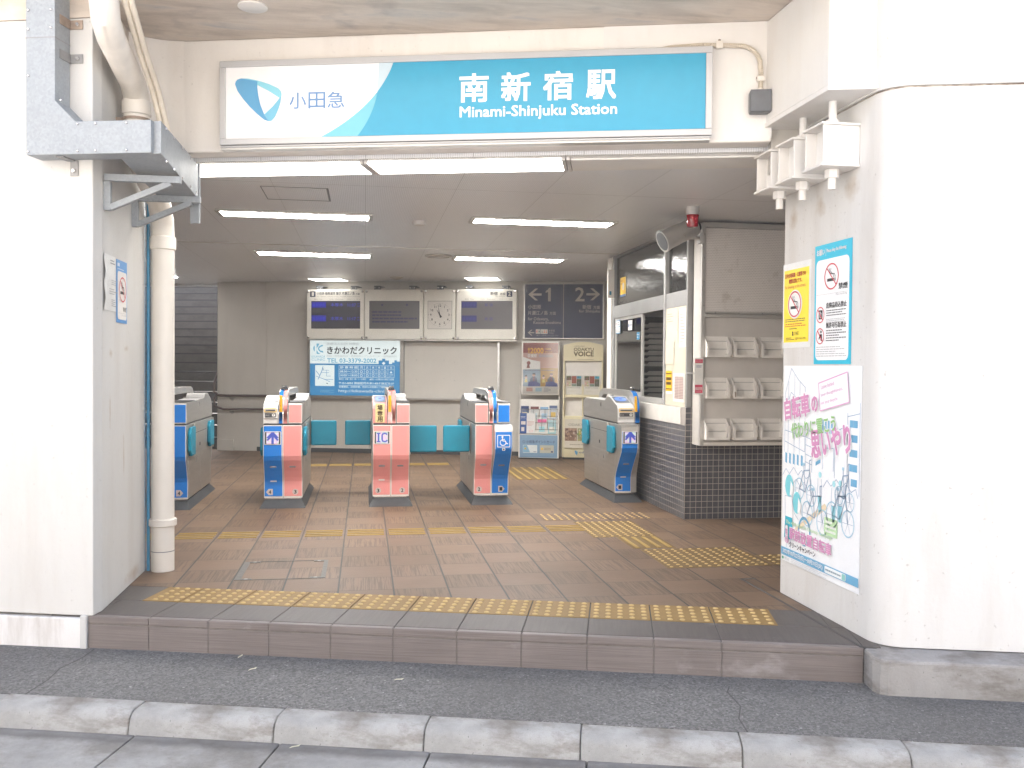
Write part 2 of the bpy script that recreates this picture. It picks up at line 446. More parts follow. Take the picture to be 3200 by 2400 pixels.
# ---------------------------------------------------------------- mesh builder
class MB:
    def __init__(s):
        s.v = []; s.f = []; s.fm = []; s.mats = []
    def mi(s, m):
        if m not in s.mats:
            s.mats.append(m)
        return s.mats.index(m)
    def face(s, pts, m):
        i = len(s.v)
        s.v.extend([tuple(p) for p in pts])
        s.f.append(tuple(range(i, i + len(pts)))); s.fm.append(s.mi(m))
    def add(s, vs, fs, m):
        i = len(s.v); k = s.mi(m)
        s.v.extend([tuple(p) for p in vs])
        for f in fs:
            s.f.append(tuple(i + j for j in f)); s.fm.append(k)
    def box(s, x0, x1, y0, y1, z0, z1, m):
        x0, x1 = min(x0, x1), max(x0, x1); y0, y1 = min(y0, y1), max(y0, y1); z0, z1 = min(z0, z1), max(z0, z1)
        v = [(x0, y0, z0), (x1, y0, z0), (x1, y1, z0), (x0, y1, z0), (x0, y0, z1), (x1, y0, z1), (x1, y1, z1), (x0, y1, z1)]
        s.add(v, [(0, 3, 2, 1), (4, 5, 6, 7), (0, 1, 5, 4), (1, 2, 6, 5), (2, 3, 7, 6), (3, 0, 4, 7)], m)
    def prism(s, poly, a0, a1, m, axis='x'):
        """poly in the two other axes in order (y,z), (x,z) or (x,y); extruded along axis"""
        n = len(poly)
        def pt(p, a):
            return (a, p[0], p[1]) if axis == 'x' else (p[0], a, p[1]) if axis == 'y' else (p[0], p[1], a)
        v = [pt(p, a0) for p in poly] + [pt(p, a1) for p in poly]
        fs = [tuple(range(n - 1, -1, -1)), tuple(range(n, 2 * n))]
        fs += [(i, (i + 1) % n, n + (i + 1) % n, n + i) for i in range(n)]
        s.add(v, fs, m)
    def ribbon(s, pts, a0, a1, m, t=.004):
        """strip following (y,z) points, extruded in x, with thickness t towards the normal"""
        n = len(pts)
        nor = []
        for i in range(n):
            p, q = pts[max(0, i - 1)], pts[min(n - 1, i + 1)]
            dy, dz = q[0] - p[0], q[1] - p[1]
            L = math.hypot(dy, dz) or 1
            nor.append((-dz / L * t, dy / L * t))
        out = [(p[0] + k[0], p[1] + k[1]) for p, k in zip(pts, nor)]
        for i in range(n - 1):
            quad = [pts[i], pts[i + 1], out[i + 1], out[i]]
            s.prism(quad, a0, a1, m, 'x')
    def tube(s, pts, r, m, n=12, caps=True):
        pts = [Vector(p) for p in pts]
        rr = r if hasattr(r, '__len__') else [r] * len(pts)
        ring = []
        up = None
        for i, p in enumerate(pts):
            d = (pts[min(len(pts) - 1, i + 1)] - pts[max(0, i - 1)]).normalized()
            if up is None:
                up = d.orthogonal().normalized()
            else:
                up = (up - d * up.dot(d))
                up = up.normalized() if up.length > 1e-6 else d.orthogonal().normalized()
            sd_ = d.cross(up)
            ring.append([p + (up * math.cos(2 * math.pi * k / n) + sd_ * math.sin(2 * math.pi * k / n)) * rr[i] for k in range(n)])
        v = [q for rg in ring for q in rg]
        fs = []
        for i in range(len(pts) - 1):
            for k in range(n):
                fs.append((i * n + k, i * n + (k + 1) % n, (i + 1) * n + (k + 1) % n, (i + 1) * n + k))
        if caps:
            fs.append(tuple(range(n - 1, -1, -1)))
            fs.append(tuple((len(pts) - 1) * n + k for k in range(n)))
        s.add(v, fs, m)
    def lathe(s, prof, m, c=(0, 0, 0), n=20, axis=None):
        """prof = [(r, h)] along axis (default z) from c"""
        ax = Vector(axis or (0, 0, 1)).normalized()
        pts = [Vector(c) + ax * h for r, h in prof]
        u = ax.orthogonal().normalized(); w = ax.cross(u)
        v = [p + (u * math.cos(2 * math.pi * k / n) + w * math.sin(2 * math.pi * k / n)) * max(r, 1e-4) for p, (r, h) in zip(pts, prof) for k in range(n)]
        fs = []
        for i in range(len(prof) - 1):
            for k in range(n):
                fs.append((i * n + k, i * n + (k + 1) % n, (i + 1) * n + (k + 1) % n, (i + 1) * n + k))
        fs.append(tuple(range(n - 1, -1, -1)))
        fs.append(tuple((len(prof) - 1) * n + k for k in range(n)))
        s.add(v, fs, m)
    def build(s, name, parent=None, loc=(0, 0, 0), rz=0.0, rx=0.0, smooth=False, bevel=0.0, seg=2):
        me = bpy.data.meshes.new(name)
        me.from_pydata(s.v, [], s.f)
        for m in s.mats:
            me.materials.append(m)
        me.polygons.foreach_set('material_index', s.fm)
        if smooth:
            me.polygons.foreach_set('use_smooth', [True] * len(me.polygons))
        bm = bmesh.new(); bm.from_mesh(me)
        bmesh.ops.remove_doubles(bm, verts=bm.verts, dist=1e-5) if smooth or bevel else None
        bmesh.ops.recalc_face_normals(bm, faces=bm.faces)
        bm.to_mesh(me); bm.free()
        if smooth:
            me.set_sharp_from_angle(angle=R(38))
        o = bpy.data.objects.new(name, me)
        COL.objects.link(o)
        o.location = loc
        o.rotation_euler = (rx, 0, rz)
        if parent:
            o.parent = parent
        if bevel:
            md = o.modifiers.new('edge', 'BEVEL')
            md.width = bevel; md.segments = seg; md.limit_method = 'ANGLE'; md.angle_limit = R(35)
        return o

# ---------------------------------------------------------------- flat artwork (signs, posters, screens)
_gl = {}
def glyphs(txt, bold):
    k = (txt, bold)
    if k not in _gl:
        c = bpy.data.curves.new('t', 'FONT')
        c.body = txt; c.resolution_u = 2; c.offset = bold
        o = bpy.data.objects.new('t', c)
        COL.objects.link(o)
        dg = bpy.context.evaluated_depsgraph_get()
        me = bpy.data.meshes.new_from_object(o.evaluated_get(dg))
        vs = [(v.co.x, v.co.y) for v in me.vertices]
        fs = [tuple(p.vertices) for p in me.polygons]
        bpy.data.objects.remove(o); bpy.data.curves.remove(c); bpy.data.meshes.remove(me)
        xs = [p[0] for p in vs] or [0, 1]; ys = [p[1] for p in vs] or [0, 1]
        _gl[k] = (vs, fs, min(xs), max(xs), min(ys), max(ys))
    return _gl[k]
EPS = .0011
class Sheet(MB):
    """2D artwork: x to the right, y up, layers stacked towards local -Y"""
    def P(s, x, y, l):
        return (x, -l * EPS, y)
    def poly(s, pts, m, l=1):
        s.face([s.P(x, y, l) for x, y in pts], m)
    def rect(s, x0, y0, x1, y1, m, l=1):
        s.poly([(x0, y0), (x1, y0), (x1, y1), (x0, y1)], m, l)
    def slab(s, x0, y0, x1, y1, m, t=.004):
        MB.box(s, x0, x1, 0, t, y0, y1, m)
    def rrect(s, x0, y0, x1, y1, r, m, l=1, n=5):
        pts = []
        for cx, cy, a in ((x1 - r, y1 - r, 0), (x0 + r, y1 - r, 90), (x0 + r, y0 + r, 180), (x1 - r, y0 + r, 270)):
            for i in range(n + 1):
                t = R(a + 90 * i / n)
                pts.append((cx + r * math.cos(t), cy + r * math.sin(t)))
        s.poly(pts, m, l)
    def disc(s, cx, cy, r, m, l=1, n=28, ry=None):
        ry = ry or r
        s.poly([(cx + r * math.cos(2 * math.pi * i / n), cy + ry * math.sin(2 * math.pi * i / n)) for i in range(n)], m, l)
    def ring(s, cx, cy, r0, r1, m, l=1, n=28, sy=1.0):
        for i in range(n):
            a, b = 2 * math.pi * i / n, 2 * math.pi * (i + 1) / n
            s.poly([(cx + r0 * math.cos(a), cy + r0 * sy * math.sin(a)), (cx + r1 * math.cos(a), cy + r1 * sy * math.sin(a)),
                    (cx + r1 * math.cos(b), cy + r1 * sy * math.sin(b)), (cx + r0 * math.cos(b), cy + r0 * sy * math.sin(b))], m, l)
    def line(s, pts, w, m, l=1):
        for (x0, y0), (x1, y1) in zip(pts, pts[1:]):
            dx, dy = x1 - x0, y1 - y0
            L = math.hypot(dx, dy) or 1
            nx, ny = -dy / L * w / 2, dx / L * w / 2
            s.poly([(x0 - nx, y0 - ny), (x1 - nx, y1 - ny), (x1 + nx, y1 + ny), (x0 + nx, y0 + ny)], m, l)
    def frame(s, x0, y0, x1, y1, w, m, l=1):
        s.line([(x0, y0), (x1, y0)], w, m, l); s.line([(x0, y1), (x1, y1)], w, m, l)
        s.line([(x0, y0), (x0, y1)], w, m, l); s.line([(x1, y0), (x1, y1)], w, m, l)
    def text(s, txt, x, y, m, h=None, w=None, align='l', bold=0.0, l=2, rot=0.0, shear=0.0):
        vs, fs, a, b, c, d = glyphs(txt, 0.0)
        sy = h / (d - c) if h else None
        sx = w / (b - a) if w else None
        if sy is None: sy = sx
        if sx is None: sx = sy
        W = (b - a) * sx
        ox = x - (W / 2 if align == 'c' else W if align == 'r' else 0)
        ca, sa = math.cos(rot), math.sin(rot)
        # heavier weights: the same outline laid again, shifted a little, each copy a hair higher
        sh = [(0, 0)] if not bold else [(-1, -1), (1, -1), (1, 1), (-1, 1), (0, 0)]
        for k, (kx, ky) in enumerate(sh):
            out = []
            for px, py in vs:
                qx = (px - a + kx * bold) * sx; qy = (py - c + ky * bold) * sy
                qx += shear * qy
                qx += ox - x
                out.append(s.P(x + qx * ca - qy * sa, y + qx * sa + qy * ca, l + k * .28))
            s.add(out, fs, m)
    def vtext(s, txt, x, ytop, m, size, bold=0.0, l=2, gap=1.12):
        for i, ch in enumerate(txt):
            s.text(ch, x, ytop - (i + 1) * size * gap, m, h=size * (.2 if ch in 'ー一' else 1), w=size, align='c', bold=bold, l=l)
    def scrawl(s, x0, y0, x1, y1, rows, m, l=2, fill=.45):
        """rows of tiny print too small to read"""
        p = (y1 - y0) / rows
        for i in range(rows):
            y = y1 - (i + .5) * p
            x = x0
            end = x1 - (x1 - x0) * random.choice((0, 0, .05, .2, .35))
            while x < end:
                w = (x1 - x0) * random.uniform(.05, .14)
                s.rect(x, y - p * fill / 2, min(end, x + w * .86), y + p * fill / 2, m, l)
                x += w
def no_smoking(s, cx, cy, r, sx=1.0, l=2, red=None, dark=None):
    red = red or ink(205, 60, 75); dark = dark or ink(50, 48, 52)
    s.rect(cx - r * .62 * sx, cy - r * .36, cx + r * .32 * sx, cy - r * .14, dark, l)
    s.rect(cx + r * .38 * sx, cy - r * .36, cx + r * .44 * sx, cy - r * .14, dark, l)
    s.rect(cx + r * .50 * sx, cy - r * .36, cx + r * .56 * sx, cy - r * .14, dark, l)
    for k in (0, .2):
        s.line([(cx + (-.3 + k) * r * sx, cy + .62 * r), (cx + (-.34 + k) * r * sx, cy + .38 * r), (cx + (-.1 + k) * r * sx, cy + .2 * r),
                (cx + (.18 + k) * r * sx, cy + .18 * r), (cx + (.3 + k) * r * sx, cy + .02 * r), (cx + (.28 + k) * r * sx, cy - .1 * r)], r * .06, dark, l)
    n = 36
    for i in range(n):
        a, b = 2 * math.pi * i / n, 2 * math.pi * (i + 1) / n
        s.poly([(cx + r * .9 * sx * math.cos(a), cy + r * .9 * math.sin(a)), (cx + r * sx * math.cos(a), cy + r * math.sin(a)),
                (cx + r * sx * math.cos(b), cy + r * math.sin(b)), (cx + r * .9 * sx * math.cos(b), cy + r * .9 * math.sin(b))], red, l + 1)
    s.line([(cx - .66 * r * sx, cy + .66 * r), (cx + .66 * r * sx, cy - .66 * r)], r * .09, red, l + 1)

# ---------------------------------------------------------------- object bookkeeping
def tag(o, label, cat, group=None):
    o['label'] = label; o['category'] = cat
    if group: o['group'] = group
    return o
def thing(name, label, cat, loc=(0, 0, 0), rz=0.0, group=None):
    o = bpy.data.objects.new(name, None)
    o.empty_display_size = .1
    COL.objects.link(o)
    o.location = loc; o.rotation_euler = (0, 0, rz)
    return tag(o, label, cat, group)
def struct(o):
    o['kind'] = 'structure'
    return o
def fpoly(pts):
    return [tuple(FW(u, w)[:2]) for u, w in pts]

# ================================================================ SETTING
CZ = 2.43                                # ceiling height
g = MB(); g.box(-90, 90, -90, 90, -.6, -.275, ROAD); struct(g.build('ground'))
g = MB()
for i in range(-12, 22):                 # concrete gutter slabs along the kerb
    u0 = .676 + .604 * i - .604
    a = [FW(u0 + .003, -.755), FW(u0 + .601, -.755), FW(u0 + .601, -1.30), FW(u0 + .003, -1.30)]
    zz = (-.246, -.246, -.254, -.254)
    top = [(p.x, p.y, z) for p, z in zip(a, zz)]
    bot = [(p.x, p.y, -.30) for p in a]
    g.add(bot + top, [(0, 1, 2, 3), (4, 7, 6, 5), (0, 4, 5, 1), (1, 5, 6, 2), (2, 6, 7, 3), (3, 7, 4, 0)], GUTTER)
struct(g.build('gutter', bevel=.004))
g = MB(); g.prism(fpoly([(-14, -1.31), (16, -1.31), (16, -9), (-14, -9)]), -.272, -.262, ROAD, 'z'); struct(g.build('road'))
g = MB()
g.prism(fpoly([(-14, -.632), (16, -.632), (16, .02), (-14, .02)]), -.3, -.160, ASPHALT, 'z')
for seam in ([(.04, -.02), (.06, -.15), (.045, -.3), (.085, -.45), (.10, -.63)], [(3.10, -.63), (3.085, -.5), (3.11, -.36), (3.075, -.2), (3.09, -.14)], [(-1.2, -.05), (-.9, -.2), (-.72, -.42), (-.5, -.63)]):
    for (u0, w0), (u1, w1) in zip(seam, seam[1:]):
        g.prism(fpoly([(u0, w0), (u0 + .006, w0), (u1 + .006, w1), (u1, w1)]), -.17, -.1588, GROUT_D, 'z')
struct(g.build('pavement'))

# the sunlit house fronts across the street, behind the viewer: their light fills the shaded entrance
HOUSE = m_painted('pale_rendered_wall', (.74, .71, .66), (.6, .56, .5), .1, .15)
for i, (ua, ub, hh) in enumerate(((-15, -5.2, 7.5), (-5.0, 4.2, 9.0), (4.4, 15, 7.0))):
    g = MB(); g.prism(fpoly([(ua, -10), (ub, -10), (ub, -17), (ua, -17)]), -.3, hh, HOUSE, 'z')
    o = struct(g.build('house_front'))
    w_ = MB(); f_ = MB()
    for zz in (.9, 3.7):
        for k in range(3):
            uu = ua + (k + .5) * (ub - ua) / 3
            f_.prism(fpoly([(uu - .75, -9.96), (uu + .75, -9.96), (uu + .75, -10.02), (uu - .75, -10.02)]), zz, zz + 1.35, ALU, 'z')
            w_.prism(fpoly([(uu - .68, -9.94), (uu + .68, -9.94), (uu + .68, -9.95), (uu - .68, -9.95)]), zz + .07, zz + 1.28, SCREEN, 'z')
    f_.build('window_frame', o); w_.build('window_pane', o)

# floor of the hall, cut along the slanting street front
g = MB()
fp = fpoly([(-1.5, .607), (4.2, .607)]) + [(6.5, 4.0), (6.5, 15.5), (-6.5, 15.5), (-6.5, 6.0)]
g.prism(fp, -.1, 0, FLOOR, 'z')
struct(g.build('floor'))

# kerb stones
rowk = 0
for i in range(-2, 9):
    u0 = .036 + .6065 * i
    k = MB()
    prof = [(-.63, -.30), (-.63, -.159), (-.700, -.159), (-.722, -.161), (-.742, -.168), (-.757, -.181), (-.764, -.198), (-.785, -.30)]
    n = len(prof)
    v = []
    for uu in (0.0015, .605):
        for w, z in prof:
            p = FW(u0 + uu, w); v.append((p.x - FW(u0, -.7).x, p.y - FW(u0, -.7).y, z))
    fs = [tuple(range(n)), tuple(range(2 * n - 1, n - 1, -1))] + [(j, n + j, n + (j + 1) % n, (j + 1) % n) for j in range(n)]
    k.add(v, fs, KERB)
    p0 = FW(u0, -.7)
    o = k.build('kerb_stone', loc=(p0.x, p0.y, random.uniform(-.003, .002)), smooth=True, bevel=.006)
    names = ['kerb stone out of the left edge', 'kerb stone cut by the left edge of the photo', 'kerb stone in front of the left white pillar', 'kerb stone below the left end of the tiled step',
             'kerb stone left of the middle of the street edge', 'kerb stone at the middle of the street edge', 'kerb stone with rust stains right of the middle',
             'kerb stone below the right end of the tiled step', 'kerb stone before the stained concrete plinth', 'kerb stone at the right edge of the photo', 'kerb stone beyond the right edge of the photo']
    tag(o, 'rounded grey concrete ' + names[rowk], 'kerb stone', 'kerb stones along the street')
    rowk += 1

# tiled entrance step
st = thing('entrance_step', 'low brown tiled step with grooved riser along the station entrance', 'step', FW(0, 0, 0), FROT)
us = [0.0, .317] + [.317 + .3065 * i for i in range(1, 11)] + [3.382, 3.70]
a = MB(); b_ = MB(); c_ = MB(); d_ = MB()
d_.box(-.2, 3.76, .012, .60, -.17, -.0035, GROUT_D)
for i in range(len(us) - 1):
    x0, x1 = us[i] + .002, us[i + 1] - .002
    a.box(x0, x1, 0, .02, -.17, -.043, RISER)
    b_.box(x0, x1, -.001, .035, -.038, -.001, RISER)
    c_.box(x0, x1, .0365, .306, -.03, 0.0, TREAD)
d_.box(0, 3.70, .004, .012, -.17, -.004, GROUT_M)
c_.box(3.372, 3.62, .311, .604, -.03, 0.0, TREAD); c_.box(3.624, 3.78, .311, .604, -.03, 0.0, TREAD); c_.box(-.2, .111, .311, .604, -.03, 0.0, TREAD); c_.box(-.2, -.002, .0365, .306, -.03, 0, TREAD); c_.box(3.704, 3.78, .02, .306, -.03, -.001, TREAD)
b_.build('nosing', st, bevel=.004); a.build('riser', st, bevel=.003); c_.build('tread', st, bevel=.002); d_.build('bedding', st)
# tactile strip on the step edge: tiles with domes
ts = MB()
for i in range(len(us) - 1):
    x0, x1 = us[i] + .0035, us[i + 1] - .0035
    if i == 0: x0 = .115
    if i > 10: continue
    ts.box(x0, x1, .311, .604, -.03, .0012, TACT)
    for r in range(5):
        for q in range(5):
            cx = us[i] + .0335 + .06 * q + (.0 if i else .02); cy = .3375 + .06 * r
            if cx > x1 - .015 or cx < x0 + .01: continue
            ts.lathe([(.0145, 0), (.012, .0035), (.0065, .0055)], TACT_D, (cx, cy, .0012), 9)
o = ts.build('tactile_strip', st.parent, FW(0, 0, 0), FROT, smooth=True)
tag(o, 'yellow blister tactile strip along the edge of the entrance step', 'tactile paving')

# guide lines on the hall floor
def bars(m, x0, x1, y0, y1, n, along, base=True):
    if base: m.box(x0, x1, y0, y1, -.01, .0015, TACT_F)
    for i in range(n):
        if along == 'x':
            cy = y0 + (i + .5) * (y1 - y0) / n
            m.box(x0 + .012, x1 - .012, cy - .009, cy + .009, 0, .0055, TACT_B)
        else:
            cx = x0 + (i + .5) * (x1 - x0) / n
            m.box(cx - .012, cx + .012, y0 + .012, y1 - .012, 0, .0065, TACT_B)
def domes(m, x0, x1, y0, y1, base=TACT_F, p=.0605, mat=None):
    m.box(x0, x1, y0, y1, -.01, .002, base)
    nx = max(1, round((x1 - x0) / p)); ny = max(1, round((y1 - y0) / p))
    for i in range(nx):
        for j in range(ny):
            m.lathe([(.013, 0), (.0105, .0035), (.006, .0055)], mat or TACT_D, (x0 + (i + .5) * (x1 - x0) / nx, y0 + (j + .5) * (y1 - y0) / ny, .0015), 8)
q = MB()
for i in range(-5, 6):
    bars(q, -.139 + .304 * i + .006, -.139 + .304 * (i + 1) - .006, 6.72, 6.99, 4, 'x', False)
tag(q.build('tactile_guide_line', smooth=False), 'yellow raised guide bars crossing the hall floor before the gates', 'tactile paving')
q = MB(); domes(q, 1.66, 2.14, 6.46, 7.12)
tag(q.build('tactile_patch', smooth=True), 'yellow blister patch at the end of the guide bars', 'tactile paving')
q = MB(); domes(q, 1.44, 2.36, 7.21, 7.53, FLOOR)
tag(q.build('tactile_patch', smooth=True), 'pale loose blister rows nearest the blue ticket gate', 'tactile paving')
q = MB(); bars(q, 1.83, 2.14, 6.03, 6.44, 4, 'y')
tag(q.build('tactile_guide_line'), 'four yellow bars linking the two dense blister patches', 'tactile paving')
q = MB(); domes(q, 1.87, 2.56, 5.41, 5.99); domes(q, 2.58, 3.2, 5.41, 5.72)
tag(q.build('tactile_patch', smooth=True), 'yellow blister patch beside the white right pillar', 'tactile paving')
q = MB()
for i in range(-3, 4): bars(q, -.139 + .304 * i + .006, -.139 + .304 * (i + 1) - .006, 11.40, 11.66, 4, 'x', False)
tag(q.build('tactile_guide_line'), 'faint yellow guide bars on the floor behind the gates', 'tactile paving')
q = MB(); bars(q, 1.66, 2.26, 9.85, 11.05, 6, 'y', True)
tag(q.build('tactile_patch'), 'worn yellow bar patch before the brochure stands', 'tactile paving')

# metal-framed cover in the floor
fc = thing('floor_hatch', 'metal framed tiled access cover in the hall floor', 'floor hatch', (-.47, 5.66, .0))
q = MB()
x0, x1, y0, y1 = -.235, .225, -.24, .25
for (p, r, s_, t_) in ((x0 - .035, x0, y0, y1), (x1 - .004, x1 + .022, y0, y1), (x0, x1, y0 - .004, y0 + .002), (x0, x1, y1 - .004, y1 + .004)):
    q.box(p, r, s_, t_, -.005, .003, HATCH_M)
q.build('frame', fc)
for hx, hy in ((x0 + .03, y0 + .014), (x0 + .03, y1 - .018), (x1 - .035, y0 + .014), (x1 - .035, y1 - .018)):
    q = MB(); q.box(-.032, .032, -.012, .012, 0, .004, HATCH_M); q.lathe([(.012, .004), (.01, .0046)], ALU_D, (0, 0, 0), 10)
    q.build('handle', fc, (hx, hy, 0))
q = MB(); q.box(2.205, 2.218, 3.76, 5.09, -.01, .0022, GROUT_D); q.box(2.2, 2.297, 5.075, 5.09, -.01, .0022, GROUT_D)
tag(q.build('drain_slot'), 'thin dark drain slot in the floor beside the right pillar', 'drain slot')

# ---------------------------------------------------------------- pillars, beam, walls
TOPZ = 3.085
lp = thing('concrete_pillar', 'white painted concrete pillar left of the entrance carrying the steel duct', 'pillar', (0, 0, 0))
q = MB()
A = FW(.028, 0); front_end = (A.x, A.y)
q.prism(fpoly([(-7, .0)]) + [front_end, (-1.30, 4.835), (-1.30, 5.735), (-1.36, 5.735), (-1.36, 5.80), (-7.5, 7.5)], -.001, 2.935, WHITE_L, 'z')
q.build('shaft', lp, bevel=.006)
q = MB(); q.prism(fpoly([(-7, -.012), (.0, -.012)]) + [tuple(FW(.0, .20)[:2]), tuple(FW(-.1, .4)[:2]), tuple(FW(-7, .4)[:2])], -.2, -.012, BASE_WALL, 'z')
q.prism(fpoly([(-.035, -.016), (.0, -.016), (.0, .1), (-.035, .1)]), -.2, .004, WHITE_WALL, 'z')
q.build('base', lp, bevel=.008)
q = MB(); q.prism(fpoly([(-7, -.004), (.026, -.004)]) + [(-1.297, 4.84), (-1.297, 5.73), (-7.5, 7.5)], 2.936, 3.2, SOFFIT, 'z')
q.build('capital', lp)
# right pillar with a rounded street corner
rp = thing('concrete_pillar', 'white painted concrete pillar right of the entrance with rounded corner and posters', 'pillar', (0, 0, 0))
def rounded(off=0.0, r=.15):
    px = 2.297 - off
    P1 = Vector((px, 3.7)); P2f = FW(4.5, .03 - off)
    # corner point where the two faces meet
    d = Vector((cF, sF)); o0 = FW(0, .03 - off)
    t = (px - o0.x) / d.x
    K = Vector((px, o0.y + t * d.y))
    a = Vector((0, 1)); b = Vector((d.x, d.y))
    ang = a.angle(b); cut = r / math.tan(ang / 2)
    pa, pb = K + a * cut, K + b * cut
    cen = pa + Vector((r, 0))
    pts = []
    a0 = math.atan2(pa.y - cen.y, pa.x - cen.x); a1 = math.atan2(pb.y - cen.y, pb.x - cen.x)
    while a1 < a0: a1 += 2 * math.pi
    for i in range(15):
        t_ = a0 + (a1 - a0) * i / 14
        pts.append((cen.x + r * math.cos(t_), cen.y + r * math.sin(t_)))
    return pts
q = MB()
back = [tuple(FW(9, .03)[:2]), (10.5, 4.8), (2.33, 4.79), (2.297, 4.755)]
q.prism(rounded() + back, -.001, 2.503, WHITE_R, 'z')
q.build('shaft', rp, smooth=True)
q = MB()
q.prism(rounded(.010, .16) + [tuple(FW(9, .02)[:2]), (10.5, 4.82), (2.287, 4.82)], 2.511, 3.2, WHITE_R, 'z')
q.build('upper_shaft', rp, smooth=True)
q = MB(); q.prism(rounded(-.004, .15) + [tuple(FW(9, .034)[:2]), (10.5, 4.7), (2.302, 4.7)], 2.50, 2.515, CRACK, 'z')
q.build('joint', rp)
q = MB()
q.prism(fpoly([(3.703, .02), (3.712, -.10), (3.735, -.135), (3.765, -.15), (9, -.15), (9, .2), (3.703, .2)]), -.2, -.006, PLINTH, 'z')
o = q.build('concrete_plinth', bevel=.012)
tag(o, 'stained concrete plinth at the foot of the right white pillar', 'plinth')

# sign beam
fb = thing('fascia_beam', 'cream concrete beam over the entrance holding the station sign', 'beam', (0, 0, 0))
q = MB()
q.prism(fpoly([(-.6, .75), (3.39, .75), (3.39, .885), (-.6, .885)]), 2.449, TOPZ, CREAM_WALL, 'z')
q.build('beam', fb, bevel=.012)
q = MB()                                   # hollow curved corner towards the left pillar
pts = []
for i in range(9):
    t_ = R(90 * i / 8)
    pts.append((.12 - .26 * math.sin(t_) + .0, .745 - .26 + .26 * math.cos(t_)))
pts = [(.13, .7495)] + [(-.13 + .26 * (1 - math.sin(R(90 * i / 8))), .49 + .26 * math.cos(R(90 * i / 8))) for i in range(9)] + [(-.14, .7495)]
q.prism(fpoly(pts), 2.452, TOPZ - .002, CREAM_WALL, 'z')
q.build('corner_fillet', fb, smooth=True)
q = MB(); q.prism(fpoly([(2.50, .748), (3.388, .748), (3.388, .76), (2.50, .76)]), 2.47, TOPZ - .003, BOX_WHITE, 'z')
q.build('repainted_patch', fb)
q = MB(); q.prism(fpoly([(3.395, .80), (3.6, .80), (3.6, .95), (3.395, .95)]), 2.3, TOPZ, INNER_WALL, 'z')
q.build('closing_strip', fb)

# soffit slab above, unseen storey over it; hidden edges cut back to admit light
q = MB()
q.prism(fpoly([(-9, -.2), (11, -.2), (11, 10.8), (-9, 10.8)]), TOPZ, TOPZ + .5, SOFFIT, 'z')
struct(q.build('soffit'))
q = MB()
q.prism(fpoly([(-3.2, -.19), (11, -.19), (11, 10.8), (-3.2, 10.8)]), TOPZ + .5, TOPZ + 4.0, CREAM_WALL, 'z')
tag(q.build('viaduct_wall'), 'unseen concrete viaduct wall above the station entrance', 'wall')
# inside ceiling
q = MB()
q.prism(fpoly([(-1.2, .888), (4.6, .888), (4.6, 8.6), (-9.5, 8.6), (-9.5, 2.2)]), CZ, CZ + .12, CEILING, 'z')
struct(q.build('ceiling'))
# inside walls
BW = 8.40
q = MB()
q.prism(fpoly([(-3.15, BW), (7, BW), (7, BW + .3), (-2.95, BW + .3)]), -.05, CZ + .1, INNER_WALL, 'z')
o = q.build('back_wall', bevel=.02); tag(o, 'grey plastered back wall behind the ticket gates', 'wall')
q = MB(); q.prism(fpoly([(-2.43, BW - .012), (-2.405, BW - .012), (-2.405, BW + .01), (-2.43, BW + .01)]), 0, CZ, INNER_WALL, 'z')
o2 = q.build('joint_strip', o)
q = MB(); q.prism(fpoly([(-3.14, BW - .03), (-2.9, BW - .03), (-2.9, BW), (-3.14, BW)]), 0, .16, INNER_WALL, 'z')
q.build('skirting_block', o)
q = MB(); q.prism(fpoly([(-2.55, BW - .012), (1.3, BW - .012), (1.3, BW + .01), (-2.55, BW + .01)]), 0, .06, CHAR, 'z')
q.build('skirting', o)
q = MB()
q.prism(fpoly([(-2.95, BW + .3), (-2.95, 15), (-3.15, 15), (-3.15, BW + .0)]), -.05, 6, INNER_WALL, 'z')
tag(q.build('stair_wall'), 'grey wall along the right side of the dark stairs', 'wall')
q = MB(); q.box(-6.6, -6.4, 5.5, 17, -.05, 6, INNER_WALL)
tag(q.build('side_wall'), 'grey inner wall at the far left of the hall', 'wall')
q = MB(); q.box(6.2, 6.4, 4.0, 15, -.05, 3, INNER_WALL)
tag(q.build('side_wall'), 'grey inner wall hidden behind the ticket office', 'wall')
# stairs up to the platform
sb = thing('staircase', 'dark stone stairs rising at the back left of the hall', 'stairs', FW(-3.15, 8.62, 0), FROT)
q = MB(); e_ = MB()
for i in range(26):
    q.box(-6.6, 0, i * .33, i * .33 + .36, -.02, .16 * (i + 1) - .003, STAIR)
    e_.box(-6.6, -.004, i * .33 - .012, i * .33 + .045, .16 * (i + 1) - .022, .16 * (i + 1), RUST if False else CHAR)
q.build('flight', sb); e_.build('nosing', sb)
q = MB(); q.prism(fpoly([(-9.5, 8.605), (-3.152, 8.605), (-3.152, 8.70), (-9.5, 8.70)]), 2.395, TOPZ, CEILING, 'z')
struct(q.build('ceiling_edge'))
q = MB(); q.prism(fpoly([(-14, 17.2), (-2.9, 17.2), (-2.9, 17.4), (-14, 17.4)]), 0, 6, INNER_WALL, 'z')
tag(q.build('stair_wall'), 'wall closing the top of the dark stairs', 'wall')

